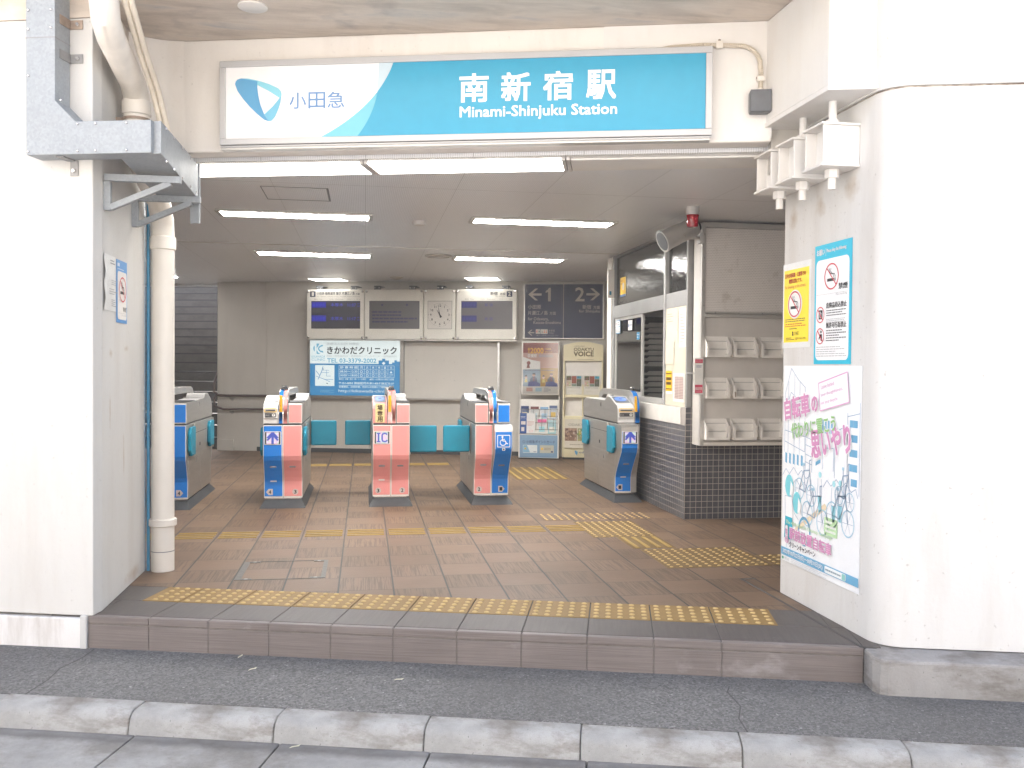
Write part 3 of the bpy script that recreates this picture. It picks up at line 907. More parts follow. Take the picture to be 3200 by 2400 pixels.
# handrails at the stair corner
hr = thing('handrail', 'pair of brown handrails on the back wall bending up beside the stairs', 'handrail', FW(0, BW, 0), FROT)
q = MB(); q.tube([(-2.24, -.08, .80), (-2.95, -.08, .795), (-3.10, -.08, .80), (-3.17, -.07, .85), (-3.20, .0, .98), (-3.19, .12, 1.13), (-3.19, .6, 1.38), (-3.19, 2.2, 2.2)], .019, BROWN_RAIL, 10)
q.build('upper_rail', hr, smooth=True)
q = MB(); q.tube([(-2.24, -.08, .612), (-3.02, -.08, .60), (-3.16, -.07, .64), (-3.20, .0, .75), (-3.19, .3, .95), (-3.19, 2.2, 1.9)], .017, BROWN_RAIL, 10)
q.build('lower_rail', hr, smooth=True)
for x in (-2.36, -2.92):
    for z in (.80, .61):
        q = MB(); q.tube([(0, -.08, -.01), (0, -.08, -.05), (0, 0, -.06)], .008, STEEL, 8); q.lathe([(.025, 0), (.025, .006)], STEEL, (0, -.006, -.06), 12, (0, 1, 0))
        q.build('rail_bracket', hr, (x, 0, z), smooth=True)

# ================================================================ PIPES AND DUCT ON THE LEFT
dp = thing('drain_pipe', 'cream plastic drain pipe with collars running down behind the steel duct', 'pipe', (-1.2, 5.75, 0))
q = MB(); q.tube([(0, 0, -.01), (0, 0, .30), (0, 0, 2.0), (0, -.02, 2.10), (0, -.10, 2.20), (0, -.52, 2.32), (0, -.62, 2.42), (0, -.64, 2.48), (0, -.64, 2.62)], .066, PVC, 24)
q.build('lower_pipe', dp, smooth=True)
q = MB()
q.tube([(0, -.64, 2.62), (0, -.65, 2.66), (0, -.72, 2.715), (0, -1.13, 2.80), (0, -1.22, 2.85), (0, -1.25, 2.93), (0, -1.25, 3.10)], .066, PVC_OLD, 24)
q.build('elbow', dp, smooth=True)
for z0, z1, rr, yy in ((.27, .315, .080, 0), (1.93, 2.01, .075, 0), (2.56, 2.64, .073, -.64), (2.93, 3.00, .075, -1.25)):
    q = MB(); q.lathe([(rr - .006, z0), (rr, z0 + .005), (rr, z1 - .005), (rr - .006, z1)], PVC, (0, yy, 0), 24)
    q.build('collar', dp, smooth=True)
q = MB(); q.lathe([(.0672, .118), (.0672, .122)], DARKBOX, (0, 0, 0), 24); q.build('seam', dp, smooth=True)
q = MB(); q.lathe([(.070, 2.53), (.070, 2.545)], RUST, (0, -.64, 0), 20); q.box(-.1, -.06, -.66, -.62, 2.53, 2.545, RUST); q.build('clamp', dp)
cb = MB()
for dx in (0, .028):
    cb.tube([(-1.115 + dx, 4.42, 3.10), (-1.11 + dx, 4.52, 2.93), (-1.10 + dx, 4.75, 2.78), (-1.085 + dx, 4.95, 2.66), (-1.06 + dx, 5.03, 2.50), (-1.04 + dx, 5.06, 2.36)], .0145, BEIGE, 10)
tag(cb.build('cable_pair', smooth=True), 'pair of beige ribbed cables hanging beside the pipe elbow', 'cables')
q = MB(); q.box(-1.327, -1.302, 5.737, 5.757, 0, 2.43, BLUE_STRIP)
q.tube([(-1.283, 5.747, 0), (-1.283, 5.747, 2.43)], .010, BLUE_STRIP, 10)
tag(q.build('conduit', smooth=True), 'thin blue conduit running up between the pillar and the drain pipe', 'conduit')

du = thing('cable_duct', 'galvanised steel duct bending round the left pillar on triangular brackets', 'duct', FW(0, 0, 0), FROT)
# local axes: u, w, z ; L-shaped front box
q = MB()
q.prism([(-.235, 3.12), (-.235, 2.243), (.395, 2.243), (.395, 2.398), (.016, 2.398), (-.087, 2.500), (-.087, 3.12)], -.125, -.004, GALV, 'y')
q.build('front_box', du, bevel=.003)
q = MB()
for a_, b__ in (((-.087, 2.80), (-.235, 2.802)),):
    q.box(-.236, -.0865, -.126, -.003, 2.798, 2.803, ALU_D)
q.build('joint', du)
# inward run along the pillar side (world Y direction = local rotated by +15.7 deg)
rot = -FROT
def W2L(x, y, z):
    p = Vector((x - OFX, y - OFY)); return (p.x * cF + p.y * sF, -p.x * sF + p.y * cF, z)
q = MB()
# side run: outer face X=-.95, inner X=-1.2, from the front box to Y=5.5
ring = [(-1.17, 4.64), (-.955, 4.535), (-.952, 5.50), (-1.17, 5.50)]
lo = [W2L(x, y, 2.200) for x, y in ring]; hi = [W2L(x, y, 2.397) for x, y in ring]
lo[0] = W2L(-1.17, 4.64, 2.243); lo[1] = W2L(-.955, 4.535, 2.243)
q.add(lo + hi, [(3, 2, 1, 0), (4, 5, 6, 7), (0, 1, 5, 4), (1, 2, 6, 5), (2, 3, 7, 6), (3, 0, 4, 7)], GALV)
q.build('side_box', du, bevel=.003)
q = MB()
e0 = [W2L(-.948, 5.49, z) for z in (2.06, 2.40)]; e1 = [W2L(-1.0, 5.51, z) for z in (2.06, 2.40)]
q.add([e0[0], e0[1], e1[1], e1[0]], [(0, 1, 2, 3)], GALV)
q.tube([W2L(-.95, 5.50, 2.06), W2L(-.95, 5.50, 2.405)], .008, GALV, 6)
q.build('end_flange', du)
for yb in (4.88, 5.44):
    q = MB()
    p = lambda x, z, y=yb: W2L(x, y, z)
    def bar(x0, z0, x1, z1, wd=.02, hh=.035):
        a, b = Vector((x0, 0, z0)), Vector((x1, 0, z1))
        n = (b - a).normalized(); s_ = Vector((-n.z, 0, n.x)) * hh / 2
        vs = []
        for e, yy in ((a - s_, -wd), (b - s_, -wd), (b + s_, -wd), (a + s_, -wd), (a - s_, wd), (b - s_, wd), (b + s_, wd), (a + s_, wd)):
            vs.append(W2L(e.x, yb + yy, e.z))
        q.add(vs, [(0, 1, 2, 3), (7, 6, 5, 4), (0, 4, 5, 1), (1, 5, 6, 2), (2, 6, 7, 3), (3, 7, 4, 0)], GALV)
    bar(-1.298, 2.185, -.93, 2.185); bar(-1.285, 2.166, -1.285, 2.02, .0185); bar(-1.27, 2.035, -.98, 2.168, .018, .03)
    q.build('support_bracket', du, bevel=.002)
# small clips and screws
q = MB()
for u, z in ((-.22, 2.93), (-.105, 2.93), (-.22, 2.84), (-.105, 2.845), (-.22, 2.62), (-.222, 2.258), (-.055, 2.50), (.03, 2.385), (.03, 2.258), (.12, 2.385), (.12, 2.258), (.275, 2.385), (.275, 2.258)):
    q.lathe([(.0065, 0), (.0055, .004), (.003, .006)], CHROME, (u, -.1265, z), 8, (0, -1, 0))
for y in (4.62, 4.80, 5.02, 5.25, 5.42):
    for z in (2.225, 2.38):
        lx = W2L(-.951, y, z); d = W2L(-.85, y, z)
        q.lathe([(.0065, 0), (.0055, .004)], CHROME, lx, 8, (d[0] - lx[0], d[1] - lx[1], 0))
q.build('screws', du, smooth=True)
for z, mt in ((2.90, RUST), (2.735, ALU_D)):
    q = MB(); q.box(-.086, -.082, -.09, 0, z - .022, z + .022, mt); q.box(-.086, -.02, -.006, -.0015, z - .022, z + .022, mt); q.lathe([(.012, 0), (.009, .01)], CHROME, (-.045, -.006, z), 8, (0, -1, 0))
    q.build('clip', du)
q = MB(); q.box(-.10, -.06, -.10, -.0015, 2.236, 2.242, ALU_D); q.box(-.085, -.045, -.006, -.0015, 2.165, 2.24, ALU_D); q.lathe([(.012, 0), (.009, .01)], CHROME, (-.066, -.006, 2.19), 8, (0, -1, 0))
q.build('clip', du)

# ================================================================ WHITE GIRDER BOX, STUBS, BOLTS ON THE RIGHT
gb = MB()
pl = [tuple(FW(3.528, .05)[:2]), (2.30, 3.80), (2.30, 4.75), (2.09, 4.75), (2.09, 3.925)]
pl = [(2.09, 3.905), (2.296, 3.845), (2.296, 4.78), (2.09, 4.78)]
gb.prism(pl, 2.545, TOPZ - .001, BOX_WHITE, 'z')
gbo = gb.build('girder_box', bevel=.010)
tag(gbo, 'white steel girder box under the soffit between sign beam and right pillar', 'girder')
q = MB(); q.prism([(2.083, 3.897), (2.296, 3.835), (2.296, 4.78), (2.083, 4.78)], 2.522, 2.5445, BOX_WHITE, 'z'); q.build('bottom_plate', gbo, bevel=.003)
stub_lab = ['nearest to the street', 'in the middle of the row', 'farthest back beside the opening']
for i, yy in enumerate((3.99, 4.285, 4.545)):
    sb_ = thing('bracket_stub', 'white open-ended steel bracket stub with hanging bolt ' + stub_lab[i], 'bracket', (2.297, yy, 2.2), 0, 'white bracket stubs on the right pillar')
    q = MB(); W_, D_, H_ = .185, .19, .205
    q.box(-W_, -.001, .0, .012, .012, H_ - .012, BOX_WHITE)          # front web
    q.box(-W_ - .012, -.001, -.008, D_, 0, .0115, BOX_WHITE); q.box(-W_ - .012, -.001, -.008, D_, H_ - .0115, H_, BOX_WHITE)
    q.box(-W_ + .055, -W_ + .067, .0125, D_ - .005, .012, H_ - .012, BOX_WHITE); q.box(-W_, -.001, D_ - .02, D_ - .008, .012, H_ - .012, BOX_WHITE)
    q.build('channel', sb_, bevel=.003)
    q = MB()
    q.lathe([(.018, -.095), (.019, -.09), (.019, .33)], BOX_WHITE, (-.10, .075, 0), 14)
    q.lathe([(.031, -.042), (.034, -.036), (.034, -.001)], BOX_WHITE, (-.10, .075, 0), 6); q.lathe([(.034, H_ + .001), (.034, H_ + .025), (.03, H_ + .03)], BOX_WHITE, (-.10, .075, 0), 6)
    q.build('bolt', sb_, smooth=True)

# conduit and junction box on the beam
cd = thing('electrical_conduit', 'cream ribbed conduit curving from the station sign to the grey box', 'conduit', FW(0, .735, 0), FROT)
path = [(2.76, 0, 2.935), (2.86, 0, 2.955), (3.02, 0, 2.962), (3.14, 0, 2.957)]
path += [(3.215 + .11 * math.sin(R(a)), 0, 2.842 + .11 * math.cos(R(a))) for a in range(0, 91, 15)] + [(3.328, 0, 2.78), (3.325, 0, 2.715)]
fine = []
for p, r_ in zip(path, path[1:]):
    k = max(2, int((Vector(r_) - Vector(p)).length / .0045))
    for i in range(k): fine.append(Vector(p).lerp(Vector(r_), i / k))
q = MB(); q.tube(fine, [.0125 + (.0018 if i % 2 else -.0012) for i in range(len(fine))], BEIGE, 8); q.build('ribbed_tube', cd, smooth=True)
for (x, z, v) in ((3.11, 2.958, 0), (3.327, 2.775, 1)):
    q = MB(); q.box(-.018 if not v else -.02, .018 if not v else .02, -.017, .012, -.02 if not v else -.014, .02 if not v else .014, PVC); q.lathe([(.008, 0), (.008, .01)], RUST, (-.018 if v else 0, -.005, .02 if not v else 0), 8)
    q.build('saddle', cd, (x, 0, z), bevel=.003)
q = MB(); q.lathe([(.019, 0), (.02, .004), (.02, .022), (.016, .026)], PVC, (3.325, 0, 2.70), 12); q.build('gland', cd, smooth=True)
q = MB(); q.box(0, .112, -.075, -.002, 0, .118, DARKBOX)
jb = q.build('junction_box', None, FW(3.265, .75, 2.588), FROT, bevel=.012, seg=3)
tag(jb, 'dark grey square junction box on the beam beside the station sign', 'junction box')
q = MB(); q.box(.003, .109, -.0775, -.0752, .003, .115, DARKBOX); q.build('lid', jb, bevel=.004)
# round blank plate on the soffit
q = MB(); q.lathe([(.075, 0), (.075, .008), (.07, .011)], BOX_WHITE, (0, 0, 0), 28, (0, 0, -1))
tag(q.build('cover_plate', None, FW(.715, .305, TOPZ - .0005), 0, smooth=True), 'round white blanking plate on the stained soffit', 'cover plate')

# ================================================================ STATION SIGN
ss = thing('station_sign', 'long blue and white station name sign in a silver frame over the entrance', 'sign', FW(.378, .67, 2.468), FROT)
SW, SH = 2.692, .463
q = MB()
q.box(.0, SW, .004, .078, 0, SH, SIGN_FRAME)
q.build('case', ss, bevel=.004)
q = MB(); t = .034
q.box(0, SW, -.012, .003, 0, t, SIGN_FRAME); q.box(0, SW, -.012, .003, SH - t, SH, SIGN_FRAME)
q.box(0, t, -.012, .003, t + .0005, SH - t - .0005, SIGN_FRAME); q.box(SW - t, SW, -.012, .003, t + .0005, SH - t - .0005, SIGN_FRAME)
q.build('frame', ss, bevel=.003)
q = MB(); q.box(.0, SW - .01, .01, .07, -.022, -.004, ALU); q.box(.0, SW - .005, .0, .07, -.010, -.003, SIGN_FRAME); q.build('drip_rail', ss)
s = Sheet()
x0, x1, y0, y1 = t, SW - t, t, SH - t
WHT = ink(236, 236, 236, .2)
CY = ink(70, 158, 190, .2); CY2 = ink(120, 190, 206, .2); CY3 = ink(196, 212, 220, .2)
s.rect(x0, y0, x1, y1, WHT, 0)
def arc(a, b, c, n=14):
    return [((1 - k) ** 2 * a[0] + 2 * k * (1 - k) * b[0] + k * k * c[0], (1 - k) ** 2 * a[1] + 2 * k * (1 - k) * b[1] + k * k * c[1]) for k in [i / n for i in range(n + 1)]]
main = arc((.985, y1), (.895, .19), (.578, y0), 18)
for p, r_ in zip(main, main[1:]):
    s.poly([r_, (x1, r_[1]), (x1, p[1]), p], CY, 1)
low = [(.578, y0)] + [p for p in reversed(main) if p[1] < .275] + arc((.895, .262), (.86, .14), (.79, y0), 8)
k0 = [p for p in main if p[1] < .275]
rb = arc((.895, .262), (.872, .14), (.785, y0), len(k0) - 1)
for i in range(len(k0) - 1):
    s.poly([k0[i + 1], rb[i + 1], rb[i], k0[i]], CY2, 2)
kt = [p for p in main if p[1] >= .26]
lb = arc((.905, y1), (.90, .33), (.893, .262), len(kt) - 1)
for i in range(len(kt) - 1):
    s.poly([lb[i + 1], kt[i + 1], kt[i], lb[i]], CY3, 2)
def lg(pts): return [((449.3 + .2656 * a - 475) / 377 , .114 + (268 - (69.1 + .2656 * b)) / 390 + .012) for a, b in pts]
s.poly(lg([(220, 440), (226, 418), (240, 403), (270, 395), (330, 400), (405, 420), (403, 470), (412, 540), (428, 610), (460, 690), (497, 748), (460, 735), (400, 685), (340, 625), (285, 560), (240, 495)]), ink(98, 160, 200, .2), 2)
s.poly(lg([(270, 395), (330, 398), (410, 417), (500, 447), (575, 483), (598, 510), (602, 535), (598, 552), (585, 562), (500, 505), (403, 452), (405, 422)]), ink(140, 204, 220, .2), 3)
s.poly(lg([(585, 562), (600, 548), (592, 600), (575, 655), (548, 715), (522, 744), (497, 748), (462, 690), (530, 628)]), ink(120, 186, 212, .2), 3)
LB = ink(112, 150, 196, .2)
for ch, cx in (('小', .448), ('田', .556), ('急', .664)):
    s.text(ch, cx, .192, LB, h=.088, w=.094, align='c', bold=.006)
for ch, cx in (('南', 1.43), ('新', 1.657), ('宿', 1.883), ('駅', 2.112)):
    s.text(ch, cx, .206, WHT, h=.148, w=.152, align='c', bold=.022, l=3)
s.text('Minami-Shinjuku Station', 1.354, .106, WHT, h=.074, w=.842, bold=.018, l=3)
s.build('sign_face', ss, (0, -.002, 0))

# ================================================================ CEILING FITTINGS
def trough(x0, x1, y0, y1, label):
    f = thing('ceiling_light', label, 'ceiling light', ((x0 + x1) / 2, (y0 + y1) / 2, CZ), 0, 'fluorescent ceiling lights over the hall')
    a, b = (x1 - x0) / 2, (y1 - y0) / 2
    q = MB(); t = .03
    q.box(-a, a, -b, -b + t, -.016, 0, ALU); q.box(-a, a, b - t, b, -.016, 0, ALU); q.box(-a, -a + t, -b + t, b - t, -.016, 0, ALU); q.box(a - t, a, -b + t, b - t, -.016, 0, ALU)
    q.build('frame', f, bevel=.003)
    q = MB(); q.box(-a + t, a - t, -b + t, b - t, -.006, -.001, TUBE); q.build('diffuser', f)
    q = MB()
    n = 17
    for i in range(n):
        cx = -a + t + (i + .5) * (2 * a - 2 * t) / n
        q.prism([(cx - .004, -.007), (cx + .004, -.007), (cx, -.026)], -b + t, -b + t + .012, TRIM_W, 'y')
        q.box(cx - .0015, cx + .0015, -b + t + .012, b - t, -.012, -.007, TRIM_W)
    q.build('louvre', f)
trough(-1.132, .055, 7.21, 7.49, 'long lit fluorescent trough over the left gates nearest the entrance')
trough(.835, 2.023, 7.155, 7.44, 'long lit fluorescent trough above the right gates nearest the entrance')
trough(-1.14, .075, 9.74, 10.09, 'lit fluorescent trough farther back on the left')
trough(.945, 2.175, 9.72, 10.06, 'lit fluorescent trough farther back on the right')
for u0, u1, w0, w1, lab in ((-1.62, -1.13, 7.80, 8.22, 'square lit ceiling panel above the left departure display'), (.55, 1.02, 7.76, 8.20, 'square lit ceiling panel above the right departure display')):
    f = thing('ceiling_light', lab, 'ceiling light', FW((u0 + u1) / 2, (w0 + w1) / 2, CZ), FROT, 'square ceiling lights before the back wall')
    a, b = (u1 - u0) / 2, (w1 - w0) / 2
    q = MB(); q.box(-a, a, -b, b, -.008, 0, ALU); q.build('frame', f); q = MB(); q.box(-a + .02, a - .02, -b + .02, b - .02, -.011, -.0085, TUBE_Q); q.build('diffuser', f)
for i, (u0, u1, on, lab) in enumerate(((-.04, 1.125, 1, 'bright lit strip light under the sign beam beside the steel duct'), (1.132, 2.288, 1, 'bright lit strip light under the middle of the sign beam'), (2.295, 3.45, 0, 'unlit cream strip light under the right end of the sign beam'))):
    f = thing('strip_light', lab, 'strip light', FW((u0 + u1) / 2, 1.055, CZ), FROT, 'strip lights along the entrance')
    a = (u1 - u0) / 2
    q = MB(); q.box(-a, a, -.15, .15, -.010, 0, WHITE_MET); q.box(-a, -a + .02, -.15, .15, -.026, -.010, WHITE_MET); q.box(a - .02, a, -.15, .15, -.026, -.010, WHITE_MET); q.build('casing', f, bevel=.002)
    q = MB(); q.box(-a + .022, a - .022, -.14, .14, -.024, -.0105, TUBE_S if on else TUBE_OFF); q.build('diffuser', f, bevel=.004)
q = MB()                                   # rough ends of the ribbed sheets behind the beam
for i in range(270):
    u = .1 + i * .0125
    p = FW(u, .889); 
    q.prism(fpoly([(u, .887), (u + .0065, .887), (u + .0065, .905), (u, .905)]), CZ - .007, CZ - .0005, ALU, 'z')
tag(q.build('ceiling_trim'), 'toothed edge trim of the ribbed ceiling behind the sign beam', 'trim')
q = MB(); x0, x1, y0, y1 = -.69, -.245, 6.235, 6.715; z0, z1 = CZ - .003, CZ - .0003
for a in ((x0, x1, y0, y0 + .006), (x0, x1, y1 - .006, y1), (x0, x0 + .006, y0, y1), (x1 - .014, x1, y0, y1)): q.box(*a, z0, z1, DARKBOX)
tag(q.build('ceiling_hatch'), 'closed rectangular access hatch in the ribbed ceiling', 'ceiling hatch')
q = MB(); q.lathe([(.055, 0), (.055, .012), (.048, .03), (.03, .036)], HOUSING, (0, 0, 0), 24, (0, 0, -1))
tag(q.build('smoke_detector', None, (.433, 7.51, CZ), smooth=True), 'small round grey smoke detector between the front ceiling lights', 'smoke detector')
q = MB(); q.lathe([(.145, 0), (.145, .01), (.12, .02), (.115, .012), (.06, .014)], ALU, (0, 0, 0), 28, (0, 0, -1))
tag(q.build('ceiling_vent', None, (.774, 9.78, CZ), smooth=True), 'flat round ceiling vent near the middle of the hall', 'ceiling vent')
q = MB(); q.lathe([(.09, 0), (.09, .008), (.07, .012), (.04, .03), (.02, .035)], ALU, (0, 0, 0), 24, (0, 0, -1))
tag(q.build('smoke_detector', None, FW(-.35, 7.75, CZ), smooth=True), 'round detector on the ceiling above the middle display', 'smoke detector')
q = MB(); q.lathe([(.09, 0), (.09, .006), (.08, .008)], TUBE, (0, 0, 0), 24, (0, 0, -1))
tag(q.build('downlight', None, (-2.62, 13.0, CZ - .001), smooth=True), 'small round lit downlight before the dark stairs', 'ceiling light')
for yj in (9.22,):
    q = MB(); q.box(-5, 2.6, yj - .012, yj + .012, CZ - .006, CZ - .0005, ALU); tag(q.build('ceiling_trim'), 'thin pale joint strip across the ribbed ceiling', 'trim')
q = MB(); q.prism(fpoly([(-3.1, 8.30), (1.3, 8.30), (1.3, 8.32), (-3.1, 8.32)]), CZ - .006, CZ - .0005, ALU, 'z'); tag(q.build('ceiling_trim'), 'pale joint strip of the ceiling close to the back wall', 'trim')

# ================================================================ TICKET GATES
GL = 1.35
PROF = [(.09, .08), (.09, .225), (.082, .262), (.060, .318), (.032, .375), (.010, .418), (.0, .455), (.0, .722)]
SHELF = [(.09, .08), (.09, .225), (.075, .262), (.02, .335), (-.05, .415), (-.10, .472), (-.122, .515), (-.125, .56), (-.125, .672)]
READ = [(.016, .738), (.012, .80), (.014, .862), (.040, .892), (.10, .908), (.28, .965), (.40, .968), (.47, .926), (1.22, .926), (1.29, .90), (1.33, .85), (1.335, .738)]
PLAIN = [(.018, .738), (.018, .905), (.03, .917), (.42, .917), (.88, .926), (.95, .968), (1.07, .965), (1.25, .905), (1.315, .862), (1.335, .738)]
DARK_INK = ink(38, 38, 42)
def flap(parent, side_x, sgn, y, mode, shade=TEAL):
    """mode 'out' across the lane, 'in' folded along the gate side"""
    h = MB()
    q = MB()
    if mode == 'out':
        q.box(side_x + sgn * .012, side_x + sgn * .262, y - .018, y + .018, .452, .698, shade)
        h.lathe([(.012, .43), (.012, .72)], STEEL_D, (side_x + sgn * .012, y + .03, 0), 10)
    else:
        c = .05
        y0, y1 = y, y + .235
        q.prism([(y0 + c, .448), (y1, .448), (y1, .698), (y0 + c, .698), (y0, .698 - c), (y0, .448 + c)], side_x, side_x + sgn * .030, shade, 'x')
        h.lathe([(.010, .43), (.010, .72)], STEEL_D, (side_x + sgn * .012, y1 + .012, 0), 10)
    o = q.build('flap_door', parent, bevel=.014 if mode == 'out' else .010, seg=3)
    h.build('hinge', o, smooth=True)
def side_details(g_, x, sgn):
    q = MB()
    a, b = x, x + sgn * .0025
    q.box(a, b, .305, 1.03, .455, .715, STEEL); q.build('side_panel', g_, bevel=.001)
    q = MB(); q.box(a, b, .10, .66, .095, .442, STEEL); q.box(a, b, .668, 1.25, .095, .442, STEEL); q.build('side_panel', g_, bevel=.001)
    q = MB(); q.box(b, b + sgn * .001, .36, .98, .628, .632, CHAR); q.box(b, b + sgn * .001, .62, .66, .50, .53, CHAR); q.build('seam', g_)
    for yy, zz in ((.45, .36), (.58, .86)):
        q = MB(); q.box(b - sgn * .0005, b + sgn * .0015, yy, yy + .035, zz, zz + .045, CHROME); q.box(b + sgn * .0015, b + sgn * .0022, yy + .010, yy + .026, zz + .008, zz + .034, CHAR); q.build('latch', g_)
def gate(label, xc, halves, arm_cols, flaps, y0=8.10, sides=(1, 1)):
    """halves: list of (x0, x1, colour, kind, number, badge, screen, sticker)"""
    G = thing('ticket_gate', label, 'ticket gate', (xc, y0, 0), 0, 'row of automatic ticket gates')
    X0, X1 = min(h[0] for h in halves), max(h[1] for h in halves)
    ax0, ax1 = arm_cols[0], arm_cols[1]
    X0, X1 = min(X0, ax0), max(X1, ax1)
    q = MB()
    bx0, bx1, tx0, tx1 = X0 - .03, X1 + .03, X0 + .01, X1 - .01
    v = [(bx0, -.01, 0), (bx1, -.01, 0), (bx1, 1.36, 0), (bx0, 1.36, 0), (tx0, .10, .066), (tx1, .10, .066), (tx1, 1.25, .066), (tx0, 1.25, .066)]
    q.add(v, [(4, 5, 6, 7), (0, 1, 5, 4), (1, 2, 6, 5), (2, 3, 7, 6), (3, 0, 4, 7)], CHAR)
    q.box(X0 + .02, X1 - .02, .115, 1.23, .06, .085, CHROME)
    q.build('plinth', G)
    rear = [(GL - y, z) for y, z in reversed(PROF)]
    q = MB(); q.prism(PROF + rear, X0, X1, STEEL, 'x'); q.build('cabinet', G, bevel=.004)
    q = MB(); q.box(X0 + .006, X1 - .006, .012, GL - .012, .7225, .7375, BLACK); q.build('seam', G)
    for sg, x in ((-1, X0), (1, X1)): side_details(G, x, sg)
    for x0, x1, colr, kind, num, badge, screen, stick in halves:
        xm = (x0 + x1) / 2
        prof = SHELF if 'shelf' in kind else PROF
        if 'shelf' in kind:
            q = MB(); q.prism([(.12, .08)] + SHELF + [(-.118, .70), (-.095, .722), (.12, .726)], x0 + .001, x1 - .001, STEEL, 'x'); sh = q.build('shelf', G, bevel=.004)
            q = MB(); q.ribbon([(-.1265, .675), (-.1235, .702), (-.099, .726), (.0, .729)], x0, x1, STEEL_D, .003); q.build('shelf_top', sh, smooth=True)
            pts = SHELF
        else:
            pts = PROF
        q = MB(); q.ribbon([(a - .0005, b) for a, b in pts], x0 + .003, x1 - .003, TRIM_W, .0022); q.build('panel_border', G, smooth=True)
        inner = [(pts[0][0], .094)] + pts[1:-1] + [(pts[-1][0], pts[-1][1] - .006)]
        q = MB(); q.ribbon([(a - .003, b) for a, b in inner], x0 + .0075, x1 - .0075, colr, .003)
        q.build('front_panel', G, smooth=True)
        fy = -.125 if 'shelf' in kind else 0.0
        # number badge low on the panel
        s = Sheet(); bc = ink(190, 178, 172)
        if badge == 'l': s.poly([(-.034, 0), (-.012, -.027), (.024, -.027), (.024, .027), (-.012, .027)], bc, 0)
        elif badge == 'r': s.poly([(.034, 0), (.012, .027), (-.024, .027), (-.024, -.027), (.012, -.027)], bc, 0)
        else: s.disc(0, 0, .026, bc, 0, 12)
        s.text(num, 0, -.0155, DARK_INK, h=.031, w=.019, align='c', bold=.02, l=1.2)
        off = {'l': -.03, 'r': .01}.get(badge, .02 if x0 > -.01 else -.03)
        s.build('number_badge', G, (xm + off, .0835, .132))
        for zz, hh, mt in ((.222, .010, ALU), (.352, .012, DARKBOX)):
            if zz < .3 and screen is None: continue
            if zz > .3 and (badge == 'r' and num == '4'): continue
            yy = .082 if zz < .3 else (.038 if fy == 0 else .0)
            q = MB(); q.box(xm - .026, xm + .026, yy - .006 - (.012 if zz > .3 else 0), yy + .02, zz, zz + hh, mt); q.build('latch_plate', G)
        if screen:
            s = Sheet()
            s.rrect(-.070, -.058, .070, .058, .008, TRIM_W, 1); s.rrect(-.065, -.053, .065, .053, .006, BLACK, 2)
            s.rect(-.052, -.050, .052, .050, lit(214, 196, 226, 1.0), 3)
            bl = lit(62, 84, 190, .9)
            rnd = random.Random(len(label))
            for a in range(8):
                for b in range(8):
                    s.rect(-.052 + a * .013, -.05 + b * .0125, -.052 + a * .013 + .013, -.05 + b * .0125 + .0125, lit(*rnd.choice(((228, 206, 232), (206, 232, 214), (222, 214, 240), (238, 196, 224))), 1.0), 3.3)
            if screen == 'IC':
                s.rect(-.046, -.040, -.014, -.030, bl, 4); s.rect(-.046, .032, -.014, .042, bl, 4); s.rect(-.037, -.040, -.023, .042, bl, 4)
                s.line([(.044, .026), (.034, .037), (.012, .037), (.001, .024), (.001, -.022), (.012, -.035), (.034, -.035), (.046, -.022)], .014, bl, 4)
            else:
                s.rect(-.010, -.050, .010, .030, bl, 4.2); s.poly([(-.052, .004), (-.030, -.004), (0, .022), (.030, -.004), (.052, .004), (.010, .050), (-.010, .050)], bl, 4); s.line([(-.045, -.02), (0, .03), (.045, -.02)], .016, bl, 4.1)
            s.build('screen', G, (xm, fy - .0085, .612))
        if stick == 'wheelchair':
            s = Sheet(); w_ = ink(226, 224, 220)
            s.rrect(-.058, -.055, .058, .055, .008, w_, 1); s.rrect(-.052, -.049, .052, .049, .006, BLUE_GATE, 2)
            s.disc(-.012, .038, .0085, w_, 3, 14); s.line([(-.012, .032), (-.010, .002), (.014, .002), (.026, -.024), (.038, -.020)], .008, w_, 3); s.line([(-.010, .016), (.010, .016)], .006, w_, 3)
            n = 16
            s.line([(-.006 + .026 * math.cos(R(100 + i * 250 / n)), -.012 + .026 * math.sin(R(100 + i * 250 / n))) for i in range(n + 1)], .007, w_, 3)
            s.rrect(-.013, -.083, .013, -.062, .004, w_, 2); s.rrect(-.008, -.079, .008, -.066, .003, BLACK, 3)
            s.build('wheelchair_symbol', G, (xm, fy - .0085, .585))
        # upper housing beside the sensor arm
        hx0, hx1 = x0, x1
        if x0 < ax0 < x1: hx1 = ax0 - .004
        if x0 < ax1 < x1 and x0 >= ax0 - .001: hx0 = ax1 + .004
        if hx1 > ax0 and hx0 < ax0 and ax0 < hx1: hx1 = ax0 - .004
        if hx0 < ax1 and hx1 > ax1 and hx0 >= ax0: hx0 = ax1 + .004
        pr = READ if 'read' in kind else PLAIN
        q = MB(); q.prism(pr, hx0, hx1, STEEL, 'x'); hb = q.build('upper_housing', G, bevel=.004)
        q = MB(); top = [p for p in pr[1:-1]]
        q.ribbon([(a, b - .0005) for a, b in (pr[4:] if 'read' in kind else pr[3:])][:-1], hx0 + .001, hx1 - .001, HOUSING, .0035); q.build('top_trim', hb, smooth=True)
        hm = (hx0 + hx1) / 2; hw = (hx1 - hx0) / 2
